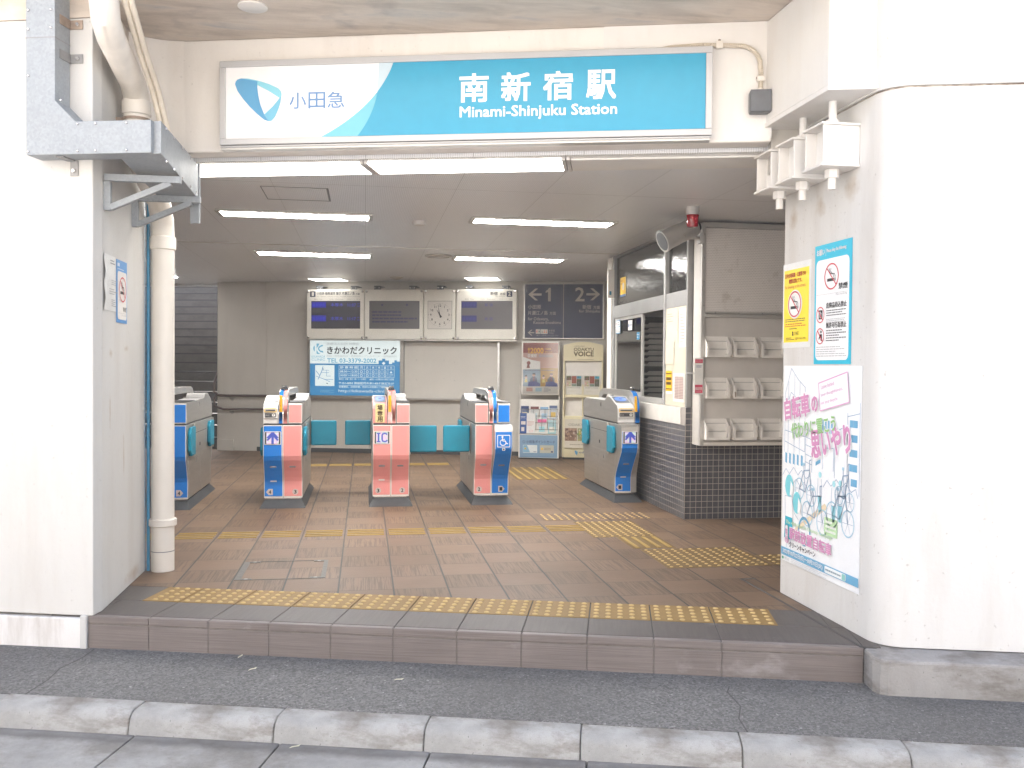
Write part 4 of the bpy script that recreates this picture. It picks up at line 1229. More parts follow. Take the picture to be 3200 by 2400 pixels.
        if 'read' in kind:
            fcol = colr if stick == 'entry' else HOUSING
            q = MB(); q.ribbon([(a - .0005, b) for a, b in READ[:6]], hx0 + .002, hx1 - .002, fcol, .004); q.build('reader_front', hb, smooth=True)
            s = Sheet(); s.rrect(-hw + .012, -.085, hw - .012, .085, .008, DARKBOX, 1); s.disc(0, .012, hw - .022, lit(96, 140, 235, 1.0), 2, 28, .060); s.disc(0, .012, hw - .030, lit(120, 168, 250, 1.1), 3, 28, .048); s.rect(-.012, .002, .012, .022, ink(90, 70, 110), 4)
            s.build('card_reader', hb, (hm, .19, .9425), 0, R(-72.4))
            if stick == 'entry':
                s = Sheet(); s.slab(-.040, 0, .040, .165, ink(214, 196, 140), .002); s.scrawl(-.034, .005, .034, .16, 5, ink(196, 176, 120), 1, .2)
                s.vtext('場専用', 0, .160, ink(70, 52, 40), .044, .02, 2, 1.16); s.rect(-.024, .084, .024, .090, ink(90, 50, 40), 3)
                s.build('paper_sticker', hb, (hm, .006, .725 + .02))
            else:
                s = Sheet()
                s.rrect(-hw + .012, .098, hw - .010, .132, .006, ink(222, 176, 48), 1); s.rrect(-hw + .018, .103, hw - .016, .127, .003, ink(186, 178, 168), 2); s.rect(-hw + .024, .108, hw - .024, .119, BLACK, 3)
                s.rrect(-hw + .016, .056, hw - .016, .090, .005, BLACK, 1); s.text('投入口', -hw + .022, .066, ink(210, 206, 200), h=.013, w=.032, l=2); s.disc(hw - .036, .073, .014, ink(220, 216, 210), 2, 18); s.rect(hw - .038, .062, hw - .034, .080, BLACK, 3); s.rect(hw - .044, .078, hw - .028, .082, BLACK, 3)
                s.build('ticket_slot', hb, (hm, -.0015, .738))
                q = MB(); q.box(-hw + .004, hw - .004, -.004, .012, .043, .055, HOUSING); q.build('reader_lip', hb, (hm, .005, .738), bevel=.004)
        else:
            q = MB(); q.ribbon([(a - .0005, b) for a, b in PLAIN[:3]], hx0 + .003, hx1 - .003, TRIM_W, .002); q.build('panel_border', hb)
            q = MB(); q.ribbon([(.0145, .746), (.0145, .898)], hx0 + .0075, hx1 - .0075, colr, .003); q.build('housing_panel', hb)
            q = MB(); q.box(hx0 + .001, hx1 - .001, .015, .40, .9215, .925, CHAR); q.build('top_plate', hb)
    # sensor arm
    am = (ax0 + ax1) / 2
    arm = MB()
    fp_ = [(.004, .738), (.004, .80), (.018, .895), (.048, .962), (.095, 1.006), (.165, 1.026), (.24, 1.03), (.24, .972), (.185, .955), (.16, .925), (.15, .738)]
    arm.prism(fp_, ax0, ax1, STEEL, 'x'); arm.prism([(.24, .972), (.24, 1.03), (GL - .24, 1.03), (GL - .24, .972)], ax0, ax1, STEEL, 'x'); arm.prism([(GL - a, b) for a, b in reversed(fp_)], ax0, ax1, STEEL, 'x')
    ao = arm.build('sensor_arm', G, bevel=.004)
    cl = arm_cols[2:]
    n = len(cl); wd = (ax1 - ax0) / n
    for i, c_ in enumerate(cl):
        q = MB(); q.ribbon([(a - .0005, b) for a, b in fp_[:6]], ax0 + i * wd + .001, ax0 + (i + 1) * wd - .001, STEEL_D, .0018); q.ribbon([(a - .002, b) for a, b in fp_[:6]], ax0 + i * wd + .004, ax0 + (i + 1) * wd - .004, c_, .003); q.build('arm_stripe', ao, smooth=True)
    q = MB(); q.prism([(ax0 + .008, 1.03), (ax1 - .008, 1.03), (ax1 - .018, 1.052), (ax0 + .018, 1.052)], .14, .19, CHAR, 'y'); q.lathe([(.012, 0), (.009, .012)], CHROME, (am - .012, .165, 1.052), 8); q.lathe([(.010, 0), (.008, .012)], DARKBOX, (am + .012, .16, 1.052), 8); q.build('sensor_lamp', ao)
    if flaps.get('label') is not None:
        lx = flaps['label']
        s = Sheet(); s.slab(-.012, 0, .012, .145, ink(235, 178, 22), .0015); s.vtext('かけこみはおやめください', 0, .141, ink(120, 60, 20), .0098, .015, 1.5, 1.17)
        s.build('warning_label', ao, (lx, .0045, .838), 0, R(-6.5))
    for side, y, mode in flaps.get('f', ()):
        x = X1 if side > 0 else X0
        flap(G, x, side, y, mode)
    return G
gate('single blue ticket gate marked 4 partly hidden by the drain pipe', -1.665, [(-.005, .165, BLUE_GATE, 'plain', '4', 'r', None, None)], (-.085, -.005, BLUE_GATE), {'f': [(1, .05, 'in'), (1, 1.04, 'in')]})
gate('ticket gate with blue left half and pink right half marked 4 and 3', -.70, [(-.166, .0, BLUE_GATE, 'read', '4', 'l', 'arrow', None), (.0, .166, PINK_GATE, 'plain', '3', 'o', None, None)], (-.036, .042, BLUE_GATE, PINK_GATE), {'label': -.016, 'f': [(1, .05, 'in'), (1, 1.10, 'out'), (-1, .05, 'in'), (-1, 1.04, 'in')]})
gate('all pink ticket gate with an IC screen marked 3 and 2', .235, [(-.163, .0, PINK_GATE, 'read', '3', 'o', 'IC', 'entry'), (.0, .163, PINK_GATE, 'plain', '2', 'o', None, None)], (-.032, .040, PINK_GATE, PINK_GATE), {'label': -.014, 'f': [(-1, 1.10, 'out'), (1, .30, 'out'), (1, 1.04, 'in')]})
gate('ticket gate with pink half and protruding blue wheelchair half', 1.14, [(-.160, .0, PINK_GATE, 'plain', '2', 'o', None, None), (.0, .160, BLUE_GATE, 'plain shelf', '1', 'r', None, 'wheelchair')], (-.034, .040, PINK_GATE, BLUE_GATE), {'f': [(-1, .30, 'out'), (-1, 1.04, 'in'), (1, .05, 'in'), (1, 1.04, 'in')]})
gate('blue ticket gate with protruding arrow screen beside the tiled office wall', 2.385, [(-.085, .075, BLUE_GATE, 'read shelf', '1', 'l', 'arrow', None)], (.077, .127, BLUE_GATE), {'label': .09, 'f': [(-1, .05, 'in'), (-1, 1.04, 'in')]})

# ================================================================ DISPLAYS AND SIGNS ON THE BACK WALL
LINK = ink(46, 48, 60); GREYP = ink(150, 148, 142)
LED = lit(52, 64, 235, .8); LED_D = lit(60, 62, 190, .22); LEDB = lit(24, 30, 205, .34); LEDB2 = lit(24, 28, 150, .20)
def display(name, label, cat, u0, u1, knobs=True):
    z0, z1 = 1.608, 2.296
    D = thing(name, label, cat, FW(u0, 8.10, z0), FROT, 'display cases hung on the back wall')
    W, H = u1 - u0, z1 - z0
    q = MB(); q.box(.003, W - .003, 0, .16, 0, H, PANEL_HID); q.build('case', D, bevel=.012)
    q = MB()
    for x in (.028, W - .028):
        for z in (.022, H - .026): q.lathe([(.017, 0), (.017, .008), (.012, .014)], CHROME, (x, -.0005, z), 12, (0, -1, 0))
    q.build('knobs', D, smooth=True)
    q = MB(); q.box(0.01, W - .01, -.004, .01, -.02, -.003, STEEL); q.build('lower_rail', D)
    for x in (W * .2, W * .8) if W > .6 else (W * .5,):
        q = MB(); q.box(x - .045, x + .045, .05, .08, H, H + .05, DARKBOX); q.box(x - .045, x + .045, .05, .30, H + .05, H + .056, DARKBOX); q.lathe([(.012, 0), (.01, .012)], CHROME, (x - .03, .049, H + .025), 8, (0, -1, 0)); q.lathe([(.012, 0), (.01, .012)], CHROME, (x + .03, .049, H + .025), 8, (0, -1, 0)); q.build('hanger', D)
    return D, W, H
D, W, H = display('departure_display', 'left departure display with platform number 1 and lit blue rows', 'departure display', -1.718, -.887)
s = Sheet(); s.rect(.072, .145, .772, .53, SCREEN, 1)
s.rect(.078, .435, .285, .515, LEDB, 2); s.rect(.078, .245, .285, .330, LEDB, 2)
for y, t in ((.452, '11:07'), (.262, '11:17')):
    s.text('各駅停車', .092, y, LED, h=.045, w=.18, l=3); s.text('本厚木', .35, y, LED, h=.048, w=.18, l=3); s.text(t, .595, y, LED, h=.042, w=.115, l=3); s.scrawl(.73, y - .012, .768, y + .055, 2, LED_D, 3)
s.build('screen', D)
s = Sheet(); s.rrect(.055, .585, .132, .662, .006, NAVY, 1); s.text('1', .094, .600, ink(220, 216, 205), h=.050, w=.022, align='c', bold=.02, l=2)
s.text('小田原 箱根湯本 藤沢 片瀬江ノ島', .152, .612, LINK, h=.046, w=.54, bold=.006); s.text('方面', .708, .612, LINK, h=.030, w=.055, bold=.004); s.text('For Odawara, Hakone-Yumoto, Fujisawa, Katase-Enoshima', .152, .578, GREYP, h=.021, w=.61)
for x, t, w_ in ((.11, '種別', .06), (.18, 'Train', .05), (.33, '行先', .06), (.42, 'Destination', .11), (.585, '発車時刻', .06), (.65, 'Dep. Time', .045), (.715, '両数', .03), (.75, 'Cars', .03)): s.text(t, x, .546, GREYP, h=.016, w=w_)
s.build('lettering', D)
D, W, H = display('message_display', 'wide dim message display between the departure display and the clock', 'message display', -.885, -.054)
s = Sheet(); s.rect(.068, .145, .776, .53, SCREEN_G, 1); s.scrawl(.11, .22, .74, .40, 4, ink(62, 58, 92), 2, .5)
for x in (.25, .60): s.poly([(x - .02, .475), (x, .455), (x + .02, .475), (x, .495)], ink(62, 58, 92), 2)
s.build('screen', D)
D, W, H = display('wall_clock', 'square white clock in its own case showing two minutes to eleven', 'clock', -.052, .395)
s = Sheet(); s.rect(.058, .143, .398, .53, ink(150, 148, 144), 1); s.rect(.064, .149, .392, .524, ink(212, 208, 202), 2)
cx, cy = .228, .338
for i in range(60):
    a = R(90 - i * 6); r0 = .158
    s.disc(cx + r0 * math.cos(a), cy + r0 * math.sin(a), .0045 if i % 5 == 0 else .0022, DARK_INK, 3, 6)
for i in range(1, 13):
    a = R(90 - i * 30); s.text(str(i), cx + .126 * math.cos(a), cy + .126 * math.sin(a) - .014, DARK_INK, h=.030, align='c', bold=.012, l=3)
s.build('dial', D)
s = Sheet()
for ang, ln, wd, l_ in ((329, .095, .013, 4), (348, .150, .008, 5)):
    a = R(90 - ang); c0, s0 = math.cos(a), math.sin(a)
    s.poly([(cx - .04 * c0 - s0 * wd, cy - .04 * s0 + c0 * wd), (cx + ln * c0, cy + ln * s0), (cx - .04 * c0 + s0 * wd, cy - .04 * s0 - c0 * wd)], BLACK, l_)
s.build('hands', D)
D, W, H = display('departure_display', 'right departure display with platform number 2 and faded screen', 'departure display', .397, 1.240)
s = Sheet(); s.rect(.075, .145, .782, .53, SCREEN_G, 1); s.rect(.082, .435, .29, .515, LEDB2, 2); s.rect(.082, .245, .29, .330, LEDB2, 2)
for y, t in ((.452, '11:08'), (.262, '11:18')):
    s.text('各駅停車', .096, y, LED_D, h=.045, w=.18, l=3); s.text('新 宿', .40, y, LED_D, h=.045, w=.11, l=3)
s.build('screen', D)
s = Sheet(); s.rrect(.700, .585, .777, .662, .006, NAVY, 1); s.text('2', .738, .600, ink(220, 216, 205), h=.050, w=.034, align='c', bold=.02, l=2)
s.text('新宿', .475, .606, LINK, h=.052, w=.10, bold=.006); s.text('方面', .607, .606, LINK, h=.036, w=.076, bold=.004); s.text('For Shinjuku', .68, .576, GREYP, h=.022, w=.13, align='r')
for x, t, w_ in ((.12, '種別', .06), (.20, 'Train', .05), (.34, '行先', .06), (.43, 'Destination', .11), (.60, '発車時刻', .06), (.665, 'Dep. Time', .045), (.73, '両数', .03), (.765, 'Cars', .02)): s.text(t, x, .546, GREYP, h=.016, w=w_)
s.build('lettering', D)

# clinic light box
WH = lit(226, 238, 238, 1.15); BLc = lit(58, 150, 208, .80); BLm = lit(120, 196, 226, .95); BKc = ink(40, 40, 46)
cs = thing('light_box_sign', 'lit white and blue clinic advertisement light box below the left display', 'light box', FW(-1.752, 8.30, .800), FROT)
W, H = 1.345, .80
q = MB(); q.box(-.02, W + .03, .012, .10, -.02, H + .0, STEEL); q.build('case', cs, bevel=.003)
q = MB(); q.box(-.02, .018, -.004, .0118, -.02, H, STEEL); q.box(W - .020, W + .03, -.004, .0118, -.02, H, STEEL); q.box(.018, W - .02, -.004, .0118, -.02, .016, STEEL); q.build('frame', cs)
s = Sheet(); X0, X1, Y0, Y1 = .019, W - .021, .017, H - .002
W_, H_ = X1 - X0, Y1 - Y0
s.rect(X0, Y0, X1, Y1, WH, -9)
def fx(a): return X0 + (a - 342) / (2108 - 342) * W_     # artwork grid to metres
def fy(a): return Y0 + (1190 - a) / (1190 - 72) * H_
s.rect(X0, Y0, X1, fy(545), BLc, -8)
s.poly([(fx(a), fy(b)) for a, b in ((1690, 560), (1690, 475), (1760, 475), (1760, 440), (1820, 440), (1820, 475), (1893, 475), (1893, 560))], BLc, -8)
s.poly([(fx(a), fy(b)) for a, b in ((1952, 560), (1952, 515), (1998, 515), (1998, 470), (2045, 470), (2045, 495), (2108, 495), (2108, 560))], BLc, -8)
s.rect(fx(1778), fy(560), fx(1802), fy(505), WH, -7); s.rect(fx(1760), fy(543), fx(1820), fy(520), WH, -6.8)
LT = lit(110, 190, 222, .85); LG = ink(150, 156, 160)
s.poly([(fx(a), fy(b)) for a, b in ((470, 140), (530, 140), (500, 200), (470, 235))], LT, -7); s.poly([(fx(a), fy(b)) for a, b in ((405, 220), (420, 190), (435, 190), (435, 305), (415, 285), (405, 250))], LT, -7)
s.poly([(fx(a), fy(b)) for a, b in ((470, 270), (510, 330), (545, 345), (520, 355), (490, 352), (470, 345))], LT, -7)
s.line([(fx(a), fy(b)) for a, b in ((595, 178), (545, 195), (512, 225), (510, 255), (540, 295), (600, 312))], .020, LT, -7)
s.text('KIKAWADA', fx(372), fy(430), LT, h=.034, w=fx(640) - fx(372), l=-7); s.text('CLINIC', fx(372), fy(490), LT, h=.034, w=fx(640) - fx(372), l=-7)
s.text('医療法人社団 祥樹会', fx(672), fy(170), LG, h=.036, w=fx(1308) - fx(672), l=-7)
s.text('きかわだクリニック', fx(682), fy(350), BKc, h=fy(205) - fy(350), w=fx(2040) - fx(682), bold=.022, l=-7)
s.text('内科・呼吸器内科・老年内科・アレルギー科・循環器内科', fx(672), fy(415), LG, h=.032, w=fx(2042) - fx(672), l=-7)
s.text('TEL 03-3379-2002', fx(682), fy(525), LT, h=fy(440) - fy(525), w=fx(1645) - fx(682), bold=.02, l=-7)
s.rect(fx(445), fy(1000), fx(824), fy(578), WH, -7)
for pts, w_ in ((((600, 605), (575, 700), (520, 830), (500, 870)), .010), (((458, 690), (535, 790)), .009), (((458, 800), (640, 870), (740, 915)), .007), (((580, 680), (720, 680)), .005), (((565, 730), (720, 730)), .005), (((668, 680), (668, 800), (755, 800)), .005), (((620, 868), (805, 868)), .006)):
    s.line([(fx(a), fy(b)) for a, b in pts], w_, lit(90, 160, 215, .8), -6)
s.rect(fx(596), fy(668), fx(610), fy(648), BKc, -6); s.line([(fx(665), fy(940)), (fx(700), fy(955))], .009, BKc, -6)
for xx in (915, 1300, 1412, 1528, 1643, 1758, 1874, 1995): s.line([(fx(xx), fy(822)), (fx(xx), fy(583))], .004, WH, -6)
for yy in (583, 822): s.line([(fx(915), fy(yy)), (fx(1995), fy(yy))], .004, WH, -6)
s.line([(fx(915), fy(662)), (fx(1995), fy(662))], .003, WH, -6.5); s.line([(fx(915), fy(742)), (fx(1874), fy(742))], .003, WH, -6.5)
s.text('診 察 時 間', fx(940), fy(645), WH, h=.034, w=fx(1280) - fx(940), bold=.01, l=-6)
for xx, ch in ((1355, '月'), (1470, '火'), (1586, '水'), (1702, '木'), (1816, '金'), (1935, '土')): s.text(ch, fx(xx), fy(645), WH, h=.036, w=.034, align='c', bold=.01, l=-6)
for yy, t in ((705, '08:30〜12:30'), (782, '14:00〜18:00')):
    s.text(t, fx(935), fy(yy + 18), WH, h=.028, w=fx(1278) - fx(935), bold=.01, l=-6)
    for xx in (1355, 1470, 1586, 1702, 1816): s.ring(fx(xx), fy(yy), .013, .019, WH, -6, 16)
s.poly([(fx(1910), fy(730)), (fx(1960), fy(730)), (fx(1935), fy(685))], WH, -6); s.text('13:00', fx(1935), fy(772), WH, h=.017, w=.055, align='c', l=-6); s.text('まで', fx(1935), fy(806), WH, h=.019, w=.05, align='c', l=-6)
s.text('休診日：日曜・祝日・第1・3・5土曜日', fx(915), fy(876), WH, h=.026, w=fx(1445) - fx(915), bold=.006, l=-6); s.text('▲第2・4土曜日は13時まで診察', fx(1515), fy(876), WH, h=.026, w=fx(1990) - fx(1515), bold=.006, l=-6)
s.text('〒151-0053 渋谷区代々木1-43-7 SKビル1F', fx(915), fy(962), WH, h=.034, w=fx(1988) - fx(915), bold=.02, l=-6)
s.line([(fx(912), fy(986)), (fx(1990), fy(986))], .004, WH, -6)
s.text('各種健診、訪問診療、往診もお気軽にご相談下さい。', fx(915), fy(1034), WH, h=.028, w=fx(1990) - fx(915), bold=.008, l=-6)
s.text('http://kikawada-clinic.jp/', fx(908), fy(1140), WH, h=fy(1066) - fy(1140), w=fx(1990) - fx(908), l=-6)
s.scrawl(fx(545), fy(1135), fx(822), fy(1078), 3, lit(160, 208, 235, .9), -6, .3)
s.build('lit_face', cs)
wb = thing('blank_board', 'empty pale notice board with metal edges right of the lit advertisement', 'notice board', FW(-.372, 8.30, .790), FROT)
q = MB(); q.box(.0, 1.335, .012, .10, 0, .785, WALL_BOARD); q.build('board', wb, bevel=.003)
q = MB(); q.box(-.0, .012, -.004, .0118, 0, .785, CHROME); q.box(1.325, 1.352, -.004, .10, -.02, .79, CHROME); q.box(.012, 1.325, -.004, .0118, -.022, .002, STEEL); q.build('frame', wb)
q = MB()
for x in (.18, .57, .72, 1.12):
    for z in (.26, .52): q.lathe([(.005, 0), (.004, .001)], DARKBOX, (x, .0118, z + random.uniform(-.02, .02)), 6, (0, -1, 0))
q.build('screw_holes', wb)

# dark direction sign
ws = thing('direction_sign', 'dark navy direction sign with white arrows to platforms 1 and 2', 'sign', FW(1.318, 8.34, 1.638), FROT)
W, H = 1.085, .748
q = MB(); q.box(-.012, W + .012, .0, .055, -.008, H + .006, STEEL); q.build('case', ws, bevel=.003)
s = Sheet(); s.rect(.006, .004, W - .006, H - .002, NAVY, 1)
L_ = ink(176, 168, 162)
def wx(a): return (a - 448) / (1652 - 448) * W
def wy(a): return (1017 - a) / (1017 - 195) * H
s.rect(wx(1042), wy(1014), wx(1052), wy(196), L_, 2)
def arrow(x0, y0, x1, y1, hd, th, m=L_):
    sgn = 1 if x1 > x0 else -1
    s.line([(wx(x0), wy(y0)), (wx(x1 - sgn * 14), wy(y1))], th, m, 2)
    tipx, tipy = wx(x1), wy(y1); dx = wx(hd) - wx(0)
    for k in (-1, 1):
        e = (tipx - sgn * dx, tipy + k * dx * .86)
        s.poly([(tipx, tipy), e, (e[0] - sgn * th * 1.35, e[1]), (tipx - sgn * th * 1.35, tipy)] if k * sgn > 0 else [(tipx, tipy), (tipx - sgn * th * 1.35, tipy), (e[0] - sgn * th * 1.35, e[1]), e], m, 2.4 + .2 * k)
arrow(710, 352, 506, 352, 105, .030); arrow(1394, 350, 1601, 350, 105, .030); arrow(602, 931, 502, 931, 52, .014)
s.poly([(wx(810), wy(456)), (wx(850), wy(456)), (wx(850), wy(252)), (wx(822), wy(252)), (wx(805), wy(280)), (wx(772), wy(300)), (wx(772), wy(328)), (wx(810), wy(312))], L_, 2); s.text('2', wx(1295), wy(452), L_, h=wy(248) - wy(452), w=.122, align='c', bold=.012)
s.text('小田原', wx(503), wy(572), L_, h=.058, w=wx(703) - wx(503), bold=.008); s.text('片瀬江ノ島', wx(503), wy(662), L_, h=.058, w=wx(805) - wx(503), bold=.008); s.text('方面', wx(834), wy(662), L_, h=.046, w=wx(932) - wx(834), bold=.006)
s.text('for Odawara,', wx(503), wy(752), L_, h=.050, w=wx(820) - wx(503), bold=.006); s.text('Katase-Enoshima', wx(588), wy(798), L_, h=.040, w=wx(1010) - wx(588), bold=.006)
s.text('新宿', wx(1337), wy(572), L_, h=.058, w=wx(1467) - wx(1337), bold=.008); s.text('方面', wx(1500), wy(572), L_, h=.046, w=wx(1600) - wx(1500), bold=.006); s.text('for Shinjuku', wx(1284), wy(637), L_, h=.050, w=wx(1602) - wx(1284), bold=.006)
PW = ink(205, 200, 192)
s.rrect(wx(625), wy(948), wx(696), wy(880), .004, PW, 2); s.rrect(wx(703), wy(948), wx(808), wy(880), .004, PW, 2); s.rect(wx(659), wy(944), wx(661), wy(884), DARK_INK, 3)
for x, c in ((642, ink(196, 86, 78)), (678, ink(60, 96, 92))):
    s.disc(wx(x), wy(890), .005, c, 3, 10); s.poly([(wx(x) - .010, wy(916)), (wx(x) - .006, wy(900)), (wx(x) + .006, wy(900)), (wx(x) + .010, wy(916)), (wx(x) + .004, wy(918)), (wx(x) + .003, wy(940)), (wx(x) - .003, wy(940)), (wx(x) - .004, wy(918))], c, 3)
s.ring(wx(724), wy(925), .007, .010, DARK_INK, 3, 14); s.line([(wx(720), wy(895)), (wx(721), wy(915)), (wx(733), wy(917)), (wx(739), wy(932))], .004, DARK_INK, 3)
for x in (757, 788):
    s.disc(wx(x), wy(902), .006, ink(205, 120, 50), 3, 10); s.poly([(wx(x) - .009, wy(932)), (wx(x) - .007, wy(914)), (wx(x) + .007, wy(914)), (wx(x) + .009, wy(932))], ink(200, 96, 60), 3)
s.text('お手洗', wx(824), wy(917), L_, h=.030, w=wx(917) - wx(824), bold=.004); s.text('Toilets', wx(824), wy(945), L_, h=.020, w=wx(902) - wx(824)); s.text('1番ホーム新宿よりにございます', wx(633), wy(983), L_, h=.019, w=wx(972) - wx(633))
s.build('sign_face', ws)

# ================================================================ BROCHURE STANDS
b1 = thing('brochure_stand', 'grey brochure stand with framed poster above wire leaflet rack and blue base', 'brochure stand', FW(1.285, 7.99, 0), FROT)
W = .545
q = MB(); q.box(0.0, W, .05, .34, .0, .015, BLACK); q.prism([(.0, .015), (.0, .335), (.10, .80), (.10, 1.0), (.13, 1.0), (.13, .80), (.34, .335), (.34, .015)], .0, .012, CREAM_MET, 'x'); q.prism([(.0, .015), (.0, .335), (.10, .80), (.10, 1.0), (.13, 1.0), (.13, .80), (.34, .335), (.34, .015)], W - .012, W, CREAM_MET, 'x'); q.box(.012, W - .012, .003, .33, .015, .335, CREAM_MET); q.prism([(.065, .335), (.13, .80), (.145, .80), (.08, .335)], .012, W - .012, CREAM_MET, 'x'); q.build('body', b1, bevel=.003)
q = MB()
for z in (.40, .49, .58, .67):
    y = (z - .335) / .465 * .10 - .002; q.tube([(.012, y, z), (W - .012, y, z)], .0028, CHROME, 6)
for i in range(13):
    x = .04 + i * .039; q.tube([(x, .008, .40), (x, .048, .56)] if i % 2 else [(x, .048, .56), (x, .072, .67)], .0022, CHROME, 5)
q.build('wire_rack', b1)
s = Sheet(); s.rect(.018, .022, W - .018, .325, ink(122, 150, 176), 1); T_ = ink(60, 62, 92)
s.ring(.075, .232, .014, .018, T_, 2, 12); s.text('小田急ポイントカード', .108, .213, T_, h=.042, w=.385, bold=.008)
s.rrect(.062, .085, .256, .19, .006, ink(206, 210, 208), 2); s.poly([(.064, .09), (.16, .09), (.12, .185), (.064, .185)], ink(128, 170, 196), 3); s.disc(.094, .142, .014, ink(206, 178, 70), 4, 12); s.text('OP', .08, .168, T_, h=.016, w=.036, l=4); s.text('VISA', .205, .094, ink(50, 60, 120), h=.013, w=.040, bold=.02, l=4)
s.rrect(.292, .085, .480, .19, .006, ink(176, 172, 156), 2); s.disc(.322, .140, .016, ink(222, 176, 66), 3, 12); s.scrawl(.35, .12, .44, .16, 2, ink(140, 132, 116), 3); s.rrect(.44, .092, .470, .112, .004, ink(70, 78, 110), 3)
s.build('base_panel', b1, (0, .001, 0))
fr = MB(); fr.box(.028, W - .0, .055, .085, .862, 1.592, CREAM_MET); fr.build('sign_frame', b1, bevel=.022, seg=4)
s = Sheet(); px0, px1, py0, py1 = .050, W - .022, .884, 1.570
s.rect(px0, py0, px1, py1, ink(196, 190, 180, .15), 1)
w_ = px1 - px0; h_ = py1 - py0
def rx_(a): return px0 + a * w_
def ry_(a): return py0 + a * h_
s.rect(rx_(0), ry_(.14), rx_(.5), ry_(.50), ink(140, 160, 176, .15), 2); s.rect(rx_(.5), ry_(.14), rx_(1), ry_(.50), ink(176, 136, 62, .15), 2)
s.rect(rx_(0), ry_(.50), rx_(1), ry_(.80), ink(186, 146, 130, .15), 2); s.rect(rx_(0), ry_(.80), rx_(1), ry_(1), ink(134, 62, 46, .15), 2)
YL = ink(222, 164, 40, .2)
s.text('最', rx_(.13), ry_(.845), YL, h=.035, w=.03, bold=.02, l=3); s.text('大', rx_(.13), ry_(.79), YL, h=.032, w=.03, bold=.02, l=3); s.text('2000', rx_(.21), ry_(.79), YL, h=.072, w=.175, bold=.03, l=3); s.text('小田急', rx_(.63), ry_(.86), YL, h=.024, w=.08, bold=.01, l=3); s.text('ポイント', rx_(.62), ry_(.80), YL, h=.024, w=.10, bold=.01, l=3)
s.text('収穫祭', rx_(.13), ry_(.71), ink(228, 222, 212, .2), h=.045, w=.125, bold=.015, l=3); s.scrawl(rx_(.45), ry_(.71), rx_(.85), ry_(.77), 2, ink(150, 160, 168), 3)
s.poly([(rx_(0), ry_(.72)), (rx_(.25), ry_(.66)), (rx_(.49), ry_(.63)), (rx_(.49), ry_(.48)), (rx_(0), ry_(.47))], ink(226, 222, 216, .2), 3)
s.poly([(rx_(.10), ry_(.50)), (rx_(.20), ry_(.50)), (rx_(.17), ry_(.585)), (rx_(.13), ry_(.585))], ink(140, 84, 72), 4); s.disc(rx_(.16), ry_(.60), .026, ink(150, 92, 78), 4, 14)
for k, c in ((0, ink(88, 92, 116)), (.5, ink(96, 92, 104))):
    s.poly([(rx_(.20 + k), ry_(.15)), (rx_(.42 + k), ry_(.15)), (rx_(.40 + k), ry_(.30)), (rx_(.34 + k), ry_(.335)), (rx_(.27 + k), ry_(.335)), (rx_(.20 + k), ry_(.28))], c, 4); s.disc(rx_(.31 + k), ry_(.365), .022, ink(200, 160, 138), 5, 14); s.poly([(rx_(.27 + k), ry_(.375)), (rx_(.36 + k), ry_(.37)), (rx_(.35 + k), ry_(.40)), (rx_(.28 + k), ry_(.40))], ink(50, 46, 52), 6)
    s.poly([(rx_(.30 + k), ry_(.32)), (rx_(.325 + k), ry_(.32)), (rx_(.32 + k), ry_(.24)), (rx_(.305 + k), ry_(.24))], ink(150, 70, 66), 5)
    s.poly([(rx_(.14 + k), ry_(.14)), (rx_(.50 + k), ry_(.14)), (rx_(.49 + k), ry_(.20)), (rx_(.36 + k), ry_(.24)), (rx_(.16 + k), ry_(.23))], ink(66, 74, 132), 4.5)
    s.disc(rx_(.09 + k), ry_(.31), .018, ink(206, 170, 148), 5, 12); s.poly([(rx_(.06 + k), ry_(.33)), (rx_(.12 + k), ry_(.335)), (rx_(.11 + k), ry_(.365)), (rx_(.07 + k), ry_(.36))], ink(52, 48, 54), 6); s.poly([(rx_(.05 + k), ry_(.22)), (rx_(.13 + k), ry_(.22)), (rx_(.12 + k), ry_(.28)), (rx_(.06 + k), ry_(.28))], ink(206, 190, 96), 5)
s.scrawl(rx_(.06), ry_(.44), rx_(.94), ry_(.475), 1, ink(120, 112, 116), 4, .4)
s.rect(rx_(0), ry_(0), rx_(1), ry_(.135), ink(196, 192, 184, .2), 3); s.rect(rx_(.10), ry_(.04), rx_(.28), ry_(.115), ink(176, 132, 120), 4); s.rect(rx_(.36), ry_(.04), rx_(.54), ry_(.115), ink(140, 170, 186), 4); s.scrawl(rx_(.60), ry_(.03), rx_(.80), ry_(.12), 4, ink(120, 120, 130), 4)
s.build('poster', b1, (0, .0545, 0))
s = Sheet(); s.rect(px0 - .004, py0 - .004, px1 + .004, py1 + .004, ACRYL, 9); s.build('cover_sheet', b1, (0, .0545, 0))
def leaflets(x, z, w, h, cols, label, writing=None):
    lf = thing('leaflet_stack', label, 'leaflets', FW(1.285, 7.99, 0) + Vector(((x) * cF - ((z - .335) / .465 * .10 + .004) * sF, x * sF + ((z - .335) / .465 * .10 + .004) * cF, z)), FROT, 'leaflets in the wire rack')
    s = Sheet(); s.slab(0, 0, w, h, ink(*cols[0]), .014)
    s.rect(0, 0, w, h, ink(*cols[0]), .3); n = len(cols) - 1
    if len(cols) > 1: s.rect(0, h * .78, w, h, ink(*cols[1]), 1)
    if len(cols) > 2: s.rect(w * .18, h * .12, w * .82, h * .5, ink(*cols[2]), 1)
    if writing: s.text(writing, w * .06, h * .80, ink(214, 214, 210), h=.016, w=w * .8, l=2)
    s.scrawl(w * .1, h * .54, w * .9, h * .74, 3, ink(150, 150, 160), 1.5, .35)
    s.build('cover', lf, rx=R(-12))
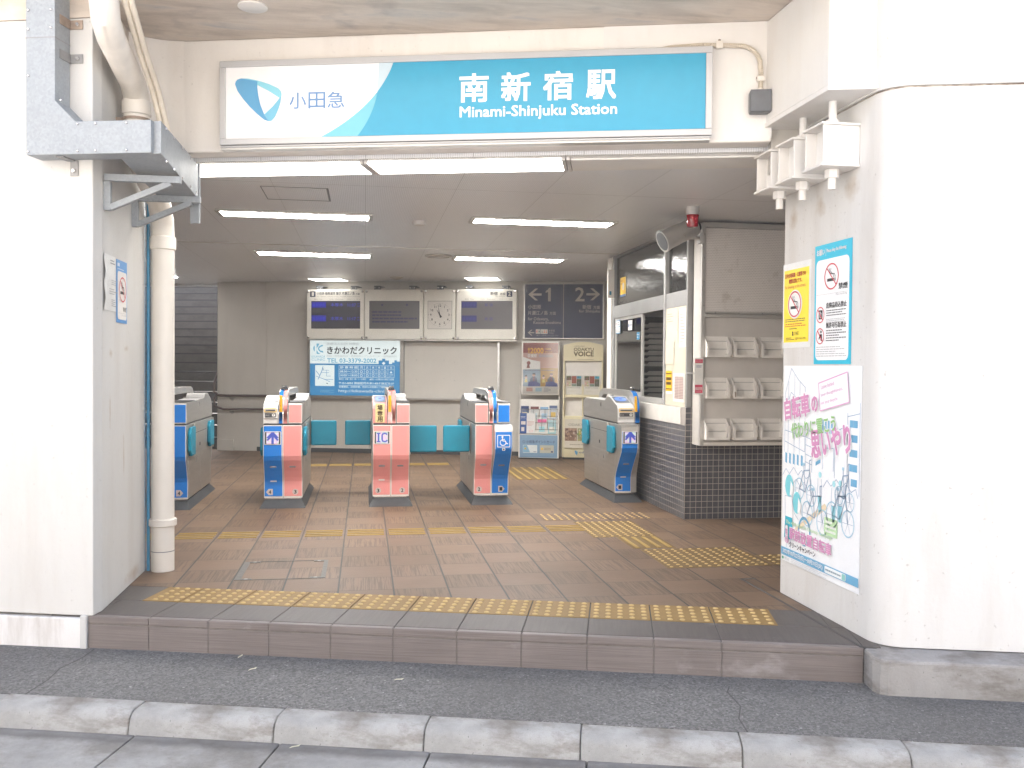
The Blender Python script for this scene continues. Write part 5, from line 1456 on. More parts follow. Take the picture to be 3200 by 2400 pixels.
for x, z, w, h, c, t in ((.025, .545, .105, .17, ((60, 82, 118), (40, 58, 100), (190, 176, 150)), 'dark blue leaflets with a pale picture, top left of the wire rack'), (.155, .53, .11, .18, ((196, 198, 196), (110, 62, 58), (172, 190, 196)), 'white leaflets with a brown top band in the wire rack'),
                         (.285, .53, .11, .175, ((200, 204, 206), (120, 160, 196), (150, 180, 204)), 'white leaflets with pale blue sky top in the wire rack'), (.41, .545, .105, .18, ((188, 196, 204), (84, 100, 136), (200, 170, 90)), 'blue and white leaflets with gold spot, top right of the wire rack'),
                         (.255, .345, .12, .195, ((206, 204, 202), (206, 96, 142), (150, 196, 204)), 'leaflets with a bright pink top band in the wire rack'), (.395, .345, .11, .185, ((150, 186, 192), (170, 196, 200), (208, 206, 196)), 'pale turquoise leaflets, lower right of the wire rack')):
    leaflets(x, z, w, h, c, t)
lf = thing('leaflet_stack', 'wide leaflets half dark blue half white, lower left of the wire rack', 'leaflets', FW(1.285, 7.99, 0) + Vector((.018 * cF, .018 * sF, .345)), FROT, 'leaflets in the wire rack')
s = Sheet(); s.slab(0, 0, .205, .275, ink(206, 204, 202), .014); s.rect(0, 0, .09, .275, ink(56, 84, 140), 1); s.rect(.09, 0, .205, .275, ink(208, 206, 204), 1); s.text('PASMO', .012, .215, ink(220, 222, 226), h=.016, w=.06, bold=.01); s.text('オートチャージサービス', .012, .192, ink(190, 194, 204), h=.014, w=.165)
s.rect(.015, .12, .075, .165, ink(206, 200, 196), 2); s.rect(.02, .03, .06, .085, ink(206, 200, 196), 2); s.scrawl(.10, .10, .19, .17, 4, ink(190, 150, 150), 2); s.disc(.15, .035, .028, ink(206, 120, 120), 2, 16, .014); s.disc(.15, .035, .024, ink(210, 206, 204), 3, 16, .011); s.build('cover', lf, rx=R(-8))

b2 = thing('brochure_stand', 'tall cream magazine stand with arched header and two racked magazines', 'brochure stand', FW(1.878, 8.02, 0), FROT)
W = .535
q = MB(); q.box(.0, W, .03, .20, .0, .03, BLACK)
for x in (0.0, W - .022): q.prism([(.03, .03), (-.02, .30), (-.02, .95), (.06, 1.32), (.085, 1.52), (.12, 1.52), (.16, .9), (.17, .03)], x, x + .022, CREAM_STAND, 'x')
q.box(.022, W - .022, .10, .115, .56, 1.34, CREAM_MET); q.box(.022, W - .022, .02, .12, .835, .872, CREAM_STAND); q.box(.022, W - .022, .0, .12, .555, .585, CREAM_STAND); q.box(W * .48, W * .48 + .014, .03, .10, .585, .835, CREAM_STAND); q.box(.022, W - .022, .05, .062, .872, 1.01, CREAM_STAND); q.box(W * .48, W * .48 + .012, .03, .05, .872, 1.01, CREAM_STAND); q.prism([(.005, .03), (-.025, .30), (-.025, .56), (-.01, .56), (.02, .03)], .022, W - .022, CREAM_STAND, 'x')
q.build('frame', b2, bevel=.003)
pts = [(0, 1.325), (W, 1.325), (W, 1.54)] + [(W - W * i / 12, 1.54 + .045 * math.sin(math.pi * i / 12)) for i in range(1, 12)] + [(0, 1.54)]
q = MB(); q.prism(pts, .05, .072, CREAM_STAND, 'y'); q.build('header_panel', b2, bevel=.003)
BR = ink(96, 84, 62)
s = Sheet(); s.text('小田急広報誌', .14, 1.515, ink(140, 128, 96), h=.021, w=.145); s.text('ODAKYU', .14, 1.463, BR, h=.042, w=.265, bold=.02); s.text('VOICE', .14, 1.392, BR, h=.062, w=.265, bold=.03); s.text('home', .355, 1.375, ink(176, 160, 120), h=.011, w=.04); s.scrawl(.19, 1.342, .405, 1.356, 1, ink(130, 118, 88), 1); s.build('header_lettering', b2, (0, .049, 0))
s = Sheet(); s.rect(.03, .16, W - .03, .545, ink(206, 198, 182, .2), 1); s.text('ODAKYU VOICE', .08, .455, ink(120, 116, 104), h=.034, w=.42, l=2); s.rect(.035, .255, .195, .425, ink(140, 112, 96), 2); s.rect(.205, .255, .40, .425, ink(150, 148, 110), 2); s.rect(.41, .255, .50, .425, ink(150, 130, 110), 2)
for i in range(40): s.disc(random.uniform(.045, .185), random.uniform(.265, .415), random.uniform(.006, .02), ink(*random.choice(((170, 140, 118), (112, 88, 78), (188, 166, 150)))), 3, 8); s.disc(random.uniform(.215, .39), random.uniform(.265, .415), random.uniform(.006, .02), ink(*random.choice(((200, 186, 90), (120, 140, 90), (196, 196, 190)))), 3, 8)
s.scrawl(.10, .195, .46, .215, 1, ink(150, 140, 120), 2)
s.poly([(.165, .125), (.185, .125), (.205, .095), (.19, .062), (.175, .085)], ink(88, 150, 196), 1); s.poly([(.19, .122), (.212, .105), (.196, .07)], ink(120, 184, 206), 2); s.text('odakyu', .228, .082, ink(92, 104, 128), h=.036, w=.17, bold=.01)
s.build('front_poster', b2, (0, -.026, 0))
for k, (x, lab) in enumerate(((.036, 'left magazine with photo collage cover in the cream stand'), (.278, 'right magazine with photo collage cover in the cream stand'))):
    p = FW(1.878, 8.02, 0)
    mg = thing('magazine', lab, 'magazine', FW(1.878 + x, 8.02 + .034, .875), FROT, 'magazines in the cream stand')
    s = Sheet(); s.slab(0, 0, .215, .262, ink(206, 204, 196), .012); s.rect(0, 0, .215, .262, ink(206, 202, 192), 1)
    rr = random.Random(3)
    for (a, b, c, d, col) in ((.008, .11, .075, .19, (176, 156, 140)), (.008, .193, .075, .250, (92, 78, 66)), (.078, .15, .142, .250, (130, 70, 56)), (.078, .11, .142, .147, (120, 128, 120)), (.145, .11, .207, .21, (80, 84, 72)), (.145, .213, .207, .250, (84, 140, 160))):
        s.rect(a, b, c, d, ink(*col), 2)
        for i in range(7): s.disc(rr.uniform(a + .012, c - .012), rr.uniform(b + .008, d - .008), rr.uniform(.004, .010), ink(*[min(255, max(30, v + rr.choice((-30, -18, 15, 30)))) for v in col]), 3, 7)
    s.text('ODAKYU VOICE', .02, .085, ink(90, 84, 72), h=.016, w=.175, l=2); s.scrawl(.03, .03, .16, .055, 2, ink(186, 176, 150), 2, .3)
    s.build('cover', mg, rx=R(-6))

# ================================================================ TICKET OFFICE
to = thing('ticket_office', 'ticket office with dark mosaic tile base, steel window frames and sliding hatch', 'ticket office', (0, 0, 0))
GX = 2.642
q = MB(); q.box(2.603, 6.2, 7.146, 7.25, -.01, .92, MOSAIC_X); q.build('front_wall', to)
q = MB(); q.box(2.6005, 2.70, 7.1475, 9.60, -.01, .772, MOSAIC_Y); q.build('side_wall', to)
q = MB(); q.box(2.595, 2.70, 7.255, 9.60, .774, .918, CREAM_MET); q.build('counter', to, bevel=.004)
q = MB(); q.box(2.66, 6.2, 7.16, 7.25, .92, CZ, ALU_D); q.box(2.69, 6.2, 9.60, 9.70, 0, CZ, CREAM_MET); q.build('upper_wall', to)
q = MB(); q.box(2.60, 6.2, 9.46, 9.61, 0.01, CZ - .01, CREAM_MET); q.build('end_wall', to)
F = MB()
for y0, y1, z0, z1 in ((7.16, 7.19, .922, CZ), (7.71, 7.775, .922, CZ), (9.40, 9.47, .922, CZ)): F.box(GX - .028, GX + .03, y0, y1, z0, z1, ALU_D)
F.box(GX - .024, GX + .028, 7.19, 7.71, 1.765, 1.895, ALU_D); F.box(GX - .024, GX + .028, 7.775, 9.40, 1.765, 1.895, ALU_D); F.box(GX - .022, GX + .028, 7.775, 9.40, .922, .972, ALU); F.box(GX - .022, GX + .028, 7.775, 9.40, 2.405, CZ, ALU_D); F.box(GX - .022, GX + .028, 7.19, 7.71, 2.385, CZ, ALU_D)
F.box(GX - .034, GX - .0285, 7.735, 7.75, .922, CZ, CHROME)
F.build('window_frame', to, bevel=.003)
for y0, y1, z0, z1 in ((7.775, 9.40, 1.895, 2.405), (7.19, 7.71, 1.895, 2.385)):
    q = MB(); q.box(GX, GX + .005, y0, y1, z0, z1, GLASS_D); q.build('upper_pane', to)
q = MB()
for y0, y1, z0, z1 in ((8.44, 8.475, .972, 1.765), (9.365, 9.40, .972, 1.765), (8.475, 9.365, .972, 1.01), (8.475, 9.365, 1.735, 1.765)): q.box(GX - .012, GX + .012, y0, y1, z0, z1, ALU)
sw = q.build('sliding_window', to, bevel=.002); q = MB(); q.box(GX - .002, GX + .002, 8.475, 9.365, 1.01, 1.735, GLASS); q.build('pane', sw)
q = MB(); q.box(GX + .005, GX + .02, 8.455, 8.47, 1.30, 1.36, DARKBOX); q.build('handle', sw)
q = MB(); q.box(GX - .02, GX + .02, 7.19, 7.71, .922, 1.765, PAPER_Y); q.build('notice_panel', to)
ROT_R = R(-90)                            # artwork on faces looking towards -X
s = Sheet(); s.rect(0, 0, .52, .83, ink(206, 198, 180), 0); s.build('board_face', to, (GX - .0215, 7.71, .928), ROT_R)
# stickers on the glass
def sticker(name, label, y, z, w, h, fn, cat='sticker', x=GX - .004, grp=None):
    s = Sheet(); s.slab(0, 0, w, h, PAPER, .0015); fn(s, w, h)
    o = s.build(name, None, (x, y, z), ROT_R); tag(o, label, cat, grp); return o
def st_blue(s, w, h): s.rect(0, 0, w, h, ink(70, 130, 170), 1); s.rect(.008, .008, w - .008, h * .48, PAPER, 2); s.rect(.008, h * .54, w - .008, h - .008, PAPER, 2); s.disc(w * .2, h * .75, .012, ink(200, 70, 80), 3, 10); s.scrawl(w * .4, h * .6, w * .9, h * .9, 2, ink(90, 96, 120), 3); s.scrawl(w * .1, h * .1, w * .9, h * .4, 3, ink(120, 110, 100), 3)
def st_white(s, w, h): s.rect(0, 0, w, h, PAPER, 1); s.rect(w * .1, h * .35, w * .3, h * .62, ink(60, 90, 160), 2); s.scrawl(w * .38, h * .38, w * .92, h * .6, 2, ink(80, 90, 140), 2)
def st_yel(s, w, h): s.rect(0, 0, w, h, ink(226, 180, 40), 1); s.disc(w * .55, h * .52, h * .2, ink(206, 200, 180), 2, 14); s.scrawl(w * .1, h * .6, w * .5, h * .9, 2, ink(170, 120, 40), 3); s.rect(0, 0, w, h * .12, ink(90, 120, 160), 2)
sticker('window_sticker', 'small blue edged sticker high on the sliding office window', 9.35, 1.60, .16, .14, st_blue, x=GX - .016)
sticker('window_sticker', 'small white sticker with a blue mark at the top middle of the sliding office window', 8.90, 1.62, .14, .10, st_white, x=GX - .016)
sticker('window_sticker', 'yellow sticker on the smoked upper pane of the ticket office', 9.24, 1.98, .20, .20, st_yel)
sticker('window_sticker', 'small bright blue sticker on the sliding office window edge', 8.60, 1.52, .09, .07, lambda s, w, h: (s.rect(0, 0, w, h, ink(60, 150, 200), 1), s.scrawl(.01, .01, w - .01, h - .01, 2, ink(190, 210, 220), 2)), x=GX - .016)
def sheet_txt(rows, m=(150, 140, 126)): return lambda s, w, h: (s.rect(0, 0, w, h, PAPER, 1), s.scrawl(w * .12, h * .1, w * .88, h * .9, rows, ink(*m), 2, .3))
sticker('paper_notice', 'white printed sheet at the top right of the office notice panel', 7.36, 1.42, .15, .32, sheet_txt(10), 'notice', GX - .0235)
sticker('paper_notice', 'yellowed sheet at the top left of the office notice panel', 7.69, 1.47, .30, .28, lambda s, w, h: (s.rect(0, 0, w, h, PAPER_Y, 1), s.scrawl(w * .1, h * .6, w * .6, h * .9, 4, ink(150, 140, 120), 2, .3)), 'notice', GX - .0255)
sticker('paper_notice', 'plain yellowed sheet on the left edge of the office notice panel', 7.70, 1.28, .22, .20, lambda s, w, h: (s.rect(0, 0, w, h, PAPER_Y, 1), s.scrawl(w * .1, h * .7, w * .5, h * .85, 2, ink(170, 160, 140), 2, .25)), 'notice', GX - .0275)
def ytxt(s, w, h): s.rect(0, 0, w, h, PAPER, 1); s.rect(0, h * .12, w, h, ink(236, 180, 34), 2); s.rect(w * .06, h * .86, w * .94, h * .9, ink(60, 56, 40), 3); s.text('定期券', w * .1, h * .62, ink(70, 62, 40), h=h * .13, w=w * .8, l=3); s.text('こちら', w * .1, h * .36, ink(70, 62, 40), h=h * .13, w=w * .8, l=3); s.rect(w * .06, h * .2, w * .94, h * .24, ink(60, 56, 40), 3)
sticker('paper_notice', 'yellow notice low on the left of the office notice panel', 7.69, 1.02, .16, .20, lambda s, w, h: (s.rect(0, 0, w, h, PAPER, 1), s.rect(0, h * .12, w, h, ink(236, 180, 34), 2), s.rect(w * .06, h * .86, w * .94, h * .9, ink(70, 60, 40), 3), s.scrawl(w * .1, h * .36, w * .9, h * .76, 2, ink(80, 70, 44), 3, .6), s.rect(w * .06, h * .2, w * .94, h * .24, ink(70, 60, 40), 3)), 'notice', GX - .0235)
def tables(s, w, h):
    s.rect(0, 0, w, h, PAPER, 1)
    for x in (.04, w * .54):
        s.rect(x, h * .1, x + w * .38, h * .9, ink(196, 178, 170), 2)
        for i in range(14): s.rect(x, h * (.12 + .055 * i), x + w * .38, h * (.135 + .055 * i), ink(150, 120, 116), 3)
sticker('paper_notice', 'white sheet with two small timetables at the foot of the office notice panel', 7.50, .96, .28, .24, tables, 'notice', GX - .0235)
# office inside: letter tray cabinet and shelf
tc = thing('tray_cabinet', 'grey cabinet of stacked letter trays seen through the open office window', 'drawer cabinet', (2.80, 9.05, .80))
q = MB(); q.box(-.02, .0, .0, .32, 0, .95, ALU_D); q.box(.36, .38, .0, .32, 0, .95, ALU_D); q.box(0, .36, .30, .32, 0, .95, ALU_D); q.box(-.02, .38, 0, .32, .95, .97, ALU_D); q.box(0, .36, .005, .30, .44, .50, ALU_D); q.build('case', tc)
for i in range(15):
    z = .02 + i * .058 + (.035 if i > 6 else 0)
    q = MB(); q.prism([(0.002, z), (.358, z), (.358, z + .044), (.10, z + .044), (.08, z + .026), (.002, z + .026)], .0, .012, HOLDER, 'y'); q.box(.002, .358, .012, .29, z, z + .008, HOUSING); q.box(.25, .33, -.002, .0, z + .008, z + .026, DARKBOX); q.build('tray', tc)
q = MB(); q.box(.0, .30, .02, .28, 1.0, 1.10, HOUSING); q.box(.02, .26, .0, .25, 1.10, 1.22, ALU_D)
tag(q.build('paper_box', None, (2.80, 9.05, .775)), 'boxes stacked on top of the letter tray cabinet inside the office', 'box')

# brochure cabinet on the office front
pc = thing('leaflet_cabinet', 'pale steel wall cabinet with perforated panel above rows of empty leaflet holders', 'cabinet', (2.66, 6.97, 0))
q = MB(); q.box(0, 1.3, .03, .172, .622, 2.415, PANEL_G); q.build('back_box', pc)
q = MB()
for x0, x1, z0, z1 in ((0, .034, .622, 2.415), (.034, 1.3, 2.375, 2.415), (.034, 1.3, .622, .652), (.034, 1.3, 1.655, 1.682), (.034, 1.3, 1.686, 1.70)): q.box(x0, x1, 0, .03, z0, z1, ALU if z0 > 1 or x1 < .1 else CREAM_MET)
q.build('frame', pc, bevel=.003)
q = MB(); q.box(.036, 1.3, .016, .0295, 1.702, 2.373, PERF); q.build('perforated_panel', pc)
q = MB()
for i in range(4): q.lathe([(.004, 0), (.003, .002)], DARKBOX, (.022, 0, 1.75 + i * .19), 6, (0, -1, 0)); q.lathe([(.004, 0), (.003, .002)], DARKBOX, (.12 + .2 * i, 0, 1.692), 6, (0, -1, 0))
q.build('screws', pc)
for r_, zb in enumerate((1.335, 1.004, .672)):
    for c_ in range(5):
        x = .022 + .2325 * c_ + .014
        hld = MB(); w_, h_, d_ = .197, .168, .078
        hld.prism([(.0, 0), (w_, 0), (w_, h_ - .02), (w_ - .006, h_ - .006), (w_ - .02, h_), (.0, h_)], -.004, -.001, HOLDER, 'y')
        for sx in (0, w_ - .004): hld.prism([(0, 0), (-d_, 0), (-d_, .10), (-d_ + .01, .112), (-.012, h_), (0, h_)], sx, sx + .004, HOLDER, 'x')
        hld.box(.004, w_ - .004, -d_, -.002, 0, .004, HOLDER)
        hld.prism([(0.0, 0), (w_, 0), (w_, .112), (w_ - .018, .112), (w_ - .018, .020), (.018, .020), (.018, .104), (.012, .112), (0, .112)], -d_ - .002, -d_, HOLDER, 'y')
        hld.box(.004, w_ - .004, -.0045, -.0025, .128, .132, ALU_D); hld.box(.006, w_ - .006, -.018, -.014, .064, .068, ALU_D)
        o = hld.build('leaflet_holder', pc, (x, .029, zb), bevel=.0015)
        if r_ == 1 and c_ == 1:
            q = MB(); q.prism([(.004, .012), (.013, .012), (.013, .05), (.0085, .058), (.004, .05)], -d_ - .0028, -d_ - .0021, RUST, 'y'); q.build('rust_spot', o)
        q = MB(); q.box(x + w_ + .001, x + w_ + .032, -.012, .0285, zb + .014, zb + .110, HOLDER); q.build('divider', pc, bevel=.005)
s = Sheet(); s.slab(0, 0, .070, .292, PAPER, .0015); s.rect(.003, .252, .067, .282, ink(206, 80, 104), 1); s.text('Delay certificate', .007, .262, ink(224, 190, 196), h=.010, w=.055); s.scrawl(.012, .215, .058, .235, 2, ink(110, 116, 150), 1); s.rect(.003, .012, .067, .078, ink(206, 80, 104), 1); s.text('遅延証明書', .006, .034, ink(228, 214, 214), h=.026, w=.058, bold=.01); s.scrawl(.01, .018, .06, .026, 1, ink(226, 170, 180), 2)
tag(s.build('paper_notice', None, (2.606, 6.955, 1.035), 0), 'narrow white and pink notice hung at the office corner', 'notice')
s = MB(); s.box(2.606, 2.612, 6.957, 7.15, 1.20, 1.21, ALU_D); s.box(2.640, 2.662, 6.9575, 7.0, 1.04, 1.32, ALU_D); tag(s.build('notice_clip'), 'thin metal clip strip holding the pink notice', 'clip')
# alarm beacon, loudspeaker, alarm box
bc_ = thing('alarm_beacon', 'red warning beacon hanging from the ceiling near the ticket office', 'warning light', (2.372, 6.41, CZ))
q = MB(); q.lathe([(.048, 0), (.048, -.012), (.050, -.03), (.047, -.055), (.044, -.060)], HOUSING, n=24); q.build('base', bc_, smooth=True)
RED = surf('red_beacon_lens', (.33, .008, .018), .12, 0, .1, 30, 0, 80, (1, 1, 1), .7)
q = MB(); q.lathe([(.046, -.060), (.046, -.068), (.044, -.07), (.043, -.13), (.040, -.145), (.030, -.150)], RED, n=24); q.build('lens', bc_, smooth=True)
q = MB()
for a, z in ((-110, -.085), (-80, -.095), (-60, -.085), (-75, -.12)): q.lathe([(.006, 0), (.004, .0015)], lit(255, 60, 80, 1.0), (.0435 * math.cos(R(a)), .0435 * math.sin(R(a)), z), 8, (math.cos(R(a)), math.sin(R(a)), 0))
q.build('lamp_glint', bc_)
sp = thing('loudspeaker', 'grey cylindrical loudspeaker on a bracket below the ceiling by the office corner', 'loudspeaker', (2.40, 6.86, 2.285))
ax = Vector((-.90, -.12, -.42)).normalized()
q = MB(); q.lathe([(.02, -.19), (.062, -.188), (.074, -.165), (.077, -.02), (.080, .02), (.080, .06), (.090, .115), (.090, .125), (.078, .125)], ALU, (0, 0, 0), 28, ax); q.build('body', sp, smooth=True)
q = MB(); q.lathe([(.076, .1255), (.070, .128)], DARKBOX, (0, 0, 0), 24, ax); q.build('grille', sp)
q = MB(); q.lathe([(.045, -.191), (.045, -.215), (.03, -.22)], BLACK, (0, 0, 0), 18, ax); q.build('rear_cap', sp, smooth=True)
q = MB(); side = Vector((.70, -.70, 0)).normalized() * .078
for sg in (1, -1):
    a = side * sg; q.tube([a, a + Vector((.10, .07, 0)) + (side * -.0), (.25, .12, 0)], .010, HOUSING, 6); q.lathe([(.016, -.004), (.016, .008)], CHROME, a, 10, side * sg)
q.box(.235, .262, .08, .16, -.04, .04, HOUSING); q.build('bracket', sp)
q = MB(); q.box(-.036, .036, 0, .05, 0, .30, CREAM_MET); o = q.build('alarm_box', None, (2.585, 9.40, 1.985), 0, bevel=.006); tag(o, 'narrow cream control box fixed to the far office window post', 'control box')
q = MB(); q.box(-.022, .0, -.002, -.0005, .03, .07, ink(50, 130, 160)); q.build('label_plate', o)

# ================================================================ POSTERS ON THE PILLARS
PX = 2.297 - .0025
s = Sheet(); w, h = .285, .395; YE = ink(250, 222, 60); RD = ink(196, 84, 50); BRN = ink(120, 96, 60)
s.slab(-.015, -.03, w + .02, h + .035, ink(224, 224, 222), .001); s.rect(0, 0, w, h, YE, 1)
s.text('区内全域道路・公園等での', .015, .352, RD, h=.024, w=.235, bold=.02); s.text('喫煙は禁止です。', .06, .320, RD, h=.024, w=.15, bold=.02); s.text('No Smoking on the streets.', .012, .288, RD, h=.024, w=.24)
s.disc(.13, .205, .083, ink(236, 236, 232), 2, 36, .078); no_smoking(s, .13, .205, .070, 1.06, 3)
s.scrawl(.02, .108, .26, .130, 2, BRN, 2, .4); s.scrawl(.02, .082, .26, .104, 2, RD, 2, .4); s.scrawl(.07, .068, .20, .078, 1, BRN, 2, .5)
s.disc(.11, .052, .007, DARK_INK, 2, 10); s.poly([(.10, .036), (.12, .036), (.115, .046), (.105, .046)], DARK_INK, 2); s.text('渋谷区', .128, .038, DARK_INK, h=.020, w=.05); s.scrawl(.03, .01, .13, .028, 2, BRN, 2); s.text('☎03-3463-3498', .14, .012, BRN, h=.015, w=.115)
tag(s.build('poster', None, (PX, 4.748, 1.392), ROT_R), 'yellow no smoking on the streets poster at the inner edge of the right pillar', 'poster')
s = Sheet(); w, h = .362, .605; CYP = ink(50, 186, 214); PW_ = ink(238, 238, 238); GR = ink(176, 176, 176)
s.slab(0, 0, w, h, CYP, .001); s.rect(0, 0, w, h, CYP, 1); s.rrect(.018, .02, w - .020, .528, .03, PW_, 2)
s.text('お願い', .022, .552, PW_, h=.030, w=.078, bold=.02); s.line([(.112, .545), (.112, .585)], .002, PW_, 2); s.text('Please obey the following:', .122, .556, PW_, h=.022, w=.19, bold=.01)
no_smoking(s, .175, .437, .066, 1.06, 3); s.text('禁煙', .245, .368, DARK_INK, h=.030, w=.085, l=3, bold=.008); s.line([(.025, .352), (.335, .352)], .0012, GR, 3); s.text('No smoking', .22, .336, GR, h=.015, w=.105, l=3)
for yy, t_, rows in ((.262, '危険品持込禁止', 3), (.162, '無許可行為禁止', 5)):
    s.text(t_, .128, yy + .018, DARK_INK, h=.028, w=.195, l=3, bold=.006); s.scrawl(.128, yy - (.024 if rows == 3 else .05), .32, yy + .012, rows, ink(110, 108, 108), 3, .4)
s.scrawl(.128, .205, .31, .228, 3, GR, 3, .35)
s.ring(.068, .250, .036, .041, ink(205, 60, 75), 4); s.rect(.050, .228, .088, .274, DARK_INK, 3); s.text('危', .069, .234, PW_, h=.034, w=.030, align='c', l=3.6); s.line([(.042, .278), (.095, .222)], .006, ink(205, 60, 75), 4.4)
s.ring(.068, .142, .036, .041, ink(205, 60, 75), 4); s.disc(.076, .164, .0075, DARK_INK, 3, 10); s.poly([(.064, .152), (.086, .152), (.086, .118), (.074, .118), (.070, .138), (.058, .124), (.052, .128)], DARK_INK, 3); s.line([(.042, .170), (.095, .114)], .006, ink(205, 60, 75), 4.4)
s.scrawl(.03, .035, .325, .092, 5, GR, 3, .3)
tag(s.build('poster', None, (PX, 4.402, 1.273), ROT_R), 'tall turquoise bordered rules poster with three red prohibition circles', 'poster')
# bicycle campaign poster, without its cartoon figure
s = Sheet(); w, h = .80, 1.075
s.slab(0, 0, w, h, ink(240, 241, 242), .001); s.rect(0, 0, w, h, ink(240, 241, 242), 1)
PKT = ink(214, 150, 190); GRT = ink(158, 204, 136); LN = ink(150, 172, 196); TQ = ink(60, 176, 198); LB2 = ink(112, 172, 206); LB3 = ink(168, 204, 222); SKN = ink(232, 214, 182)
for pts in (((.02, .60), (.02, .92), (.09, 1.06), (.17, 1.0), (.25, .96), (.25, .62)), ((.06, .60), (.06, .99)), ((.13, .60), (.13, 1.03)), ((.19, .60), (.19, .99)), ((.02, .82), (.09, .93), (.25, .86)), ((.02, .72), (.25, .70)), ((.02, .66), (.25, .62)), ((.26, .52), (.26, .74), (.33, .73), (.33, .52)), ((.26, .70), (.33, .69)), ((.26, .66), (.33, .65)), ((.26, .61), (.33, .60)), ((.26, .57), (.33, .56)), ((.56, .52), (.56, .75), (.63, .77), (.68, .74), (.68, .50)), ((.68, .83), (.79, .85)), ((.68, .50), (.68, .85)), ((.44, .55), (.44, .66), (.55, .665), (.55, .55)), ((.79, .46), (.79, .9))): s.line(pts, .0035, LN, 2)
for i in range(5): s.poly([(.03 + .045 * i, .545), (.05 + .045 * i, .54), (.05 + .045 * i, .595), (.03 + .045 * i, .60)], LB2, 2)
for y in (.78, .71, .64, .57, .50): s.rect(.70 if y > .55 else .715, y, .77, y + .035, LB2, 2); s.line([(.735, y), (.735, y + .035)], .003, LN, 3)
for x in (.43, .46, .49, .52): s.rect(x, .735, x + .018, .80, ink(130, 186, 216), 2)
s.poly([(.37, .56), (.42, .58), (.42, .60), (.37, .58)], LB2, 2)
cl = [(.0, .47), (.04, .51), (.08, .485), (.13, .525), (.18, .49), (.22, .52), (.27, .48), (.31, .50), (.33, .46)]; s.line(cl, .0035, LN, 2); s.line([(x + .45, y - .01) for x, y in cl], .0035, LN, 2); s.line([(x + .03, y - .06) for x, y in cl], .003, LN, 2)
def bike(cx, cy, r, dx, m=LB3, l=3):
    s.ring(cx, cy, r * .90, r, m, l, 22, 1.12); s.ring(cx + dx, cy - .02, r * .90, r, m, l, 22, 1.12)
    for i in range(6):
        a = R(i * 60); s.line([(cx, cy), (cx + r * .86 * math.cos(a), cy + r * .95 * math.sin(a))], .0018, LN, l); s.line([(cx + dx, cy - .02), (cx + dx + r * .86 * math.cos(a), cy - .02 + r * .95 * math.sin(a))], .0018, LN, l)
    s.line([(cx, cy), (cx + dx * .35, cy + .10), (cx + dx * .85, cy + .11), (cx + dx, cy - .02)], .006, LN, l); s.line([(cx, cy), (cx + dx * .5, cy - .01), (cx + dx * .85, cy + .10)], .006, LN, l); s.line([(cx + dx * .35, cy + .13), (cx + dx * .5, cy - .01)], .005, LN, l); s.rect(cx + dx * .25, cy + .128, cx + dx * .45, cy + .142, m, l); s.line([(cx + dx * .85, cy + .10), (cx + dx * .82, cy + .16), (cx + dx * .95, cy + .165)], .006, LN, l)
s.poly([(.10, .17), (.14, .17), (.50, .36), (.47, .38)], SKN, 2)
bike(.20, .42, .052, .13); bike(.29, .30, .060, .16); bike(.545, .335, .060, .15); bike(.61, .44, .042, .10)
s.ring(.26, .20, .055, .068, LB2, 3, 22, 1.15)
for (hx, hy, k) in ((.085, .42, 1.0), (.175, .34, .95)):   # two pupils drawn from behind
    s.disc(hx, hy, .048 * k, ink(126, 206, 216), 4, 20, .062 * k); s.poly([(hx + .02, hy + .03), (hx + .05, hy + .0), (hx + .042, hy - .05), (hx + .01, hy - .05)], ink(242, 240, 238), 5)
s.poly([(.045, .36), (.12, .36), (.13, .24), (.045, .24)], ink(244, 244, 245), 4); s.line([(.045, .24), (.04, .36), (.12, .365), (.15, .28), (.20, .25)], .003, LN, 5); s.poly([(.045, .25), (.128, .25), (.135, .13), (.035, .13)], TQ, 5); s.line([(.06, .13), (.06, .08)], .003, LN, 4); s.line([(.11, .13), (.11, .08)], .003, LN, 4)
for (hx, hy) in ((.42, .52), (.56, .49), (.62, .50)): s.disc(hx, hy, .016, ink(170, 222, 228), 3, 12); s.line([(hx - .02, hy - .02), (hx - .025, hy - .11), (hx + .02, hy - .11), (hx + .018, hy - .02)], .003, LN, 3); s.poly([(hx - .022, hy - .11), (hx + .02, hy - .11), (hx + .012, hy - .19), (hx - .012, hy - .19)], ink(150, 206, 220), 3)
def halo(t, x, y, m, h_, w_, rot, bold=.03):
    s.text(t, x, y, ink(246, 246, 246), h=h_, w=w_, bold=bold * 2.6, l=5, rot=rot); s.text(t, x, y, m, h=h_, w=w_, bold=bold, l=6.5, rot=rot)
halo('自転車', .035, .775, PKT, .115, .28, R(9)); halo('の', .335, .835, PKT, .075, .065, R(9)); halo('代わりに置こう', .115, .68, GRT, .08, .47, R(9), .02); halo('思いやり', .34, .60, PKT, .135, .39, R(9))
c_ = [(.40, .985), (.68, 1.045), (.70, .90), (.42, .845)]; s.poly(c_, ink(244, 244, 246), 6); s.line(c_ + c_[:1], .006, ink(222, 170, 206), 7)
for i, t_ in enumerate(('Leave behind', 'your thoughtfulness,', 'not your bicycle.')): s.text(t_, .43, .955 - i * .042, ink(214, 160, 196), h=.022, w=(.13, .215, .17)[i], l=7.5, rot=R(11))
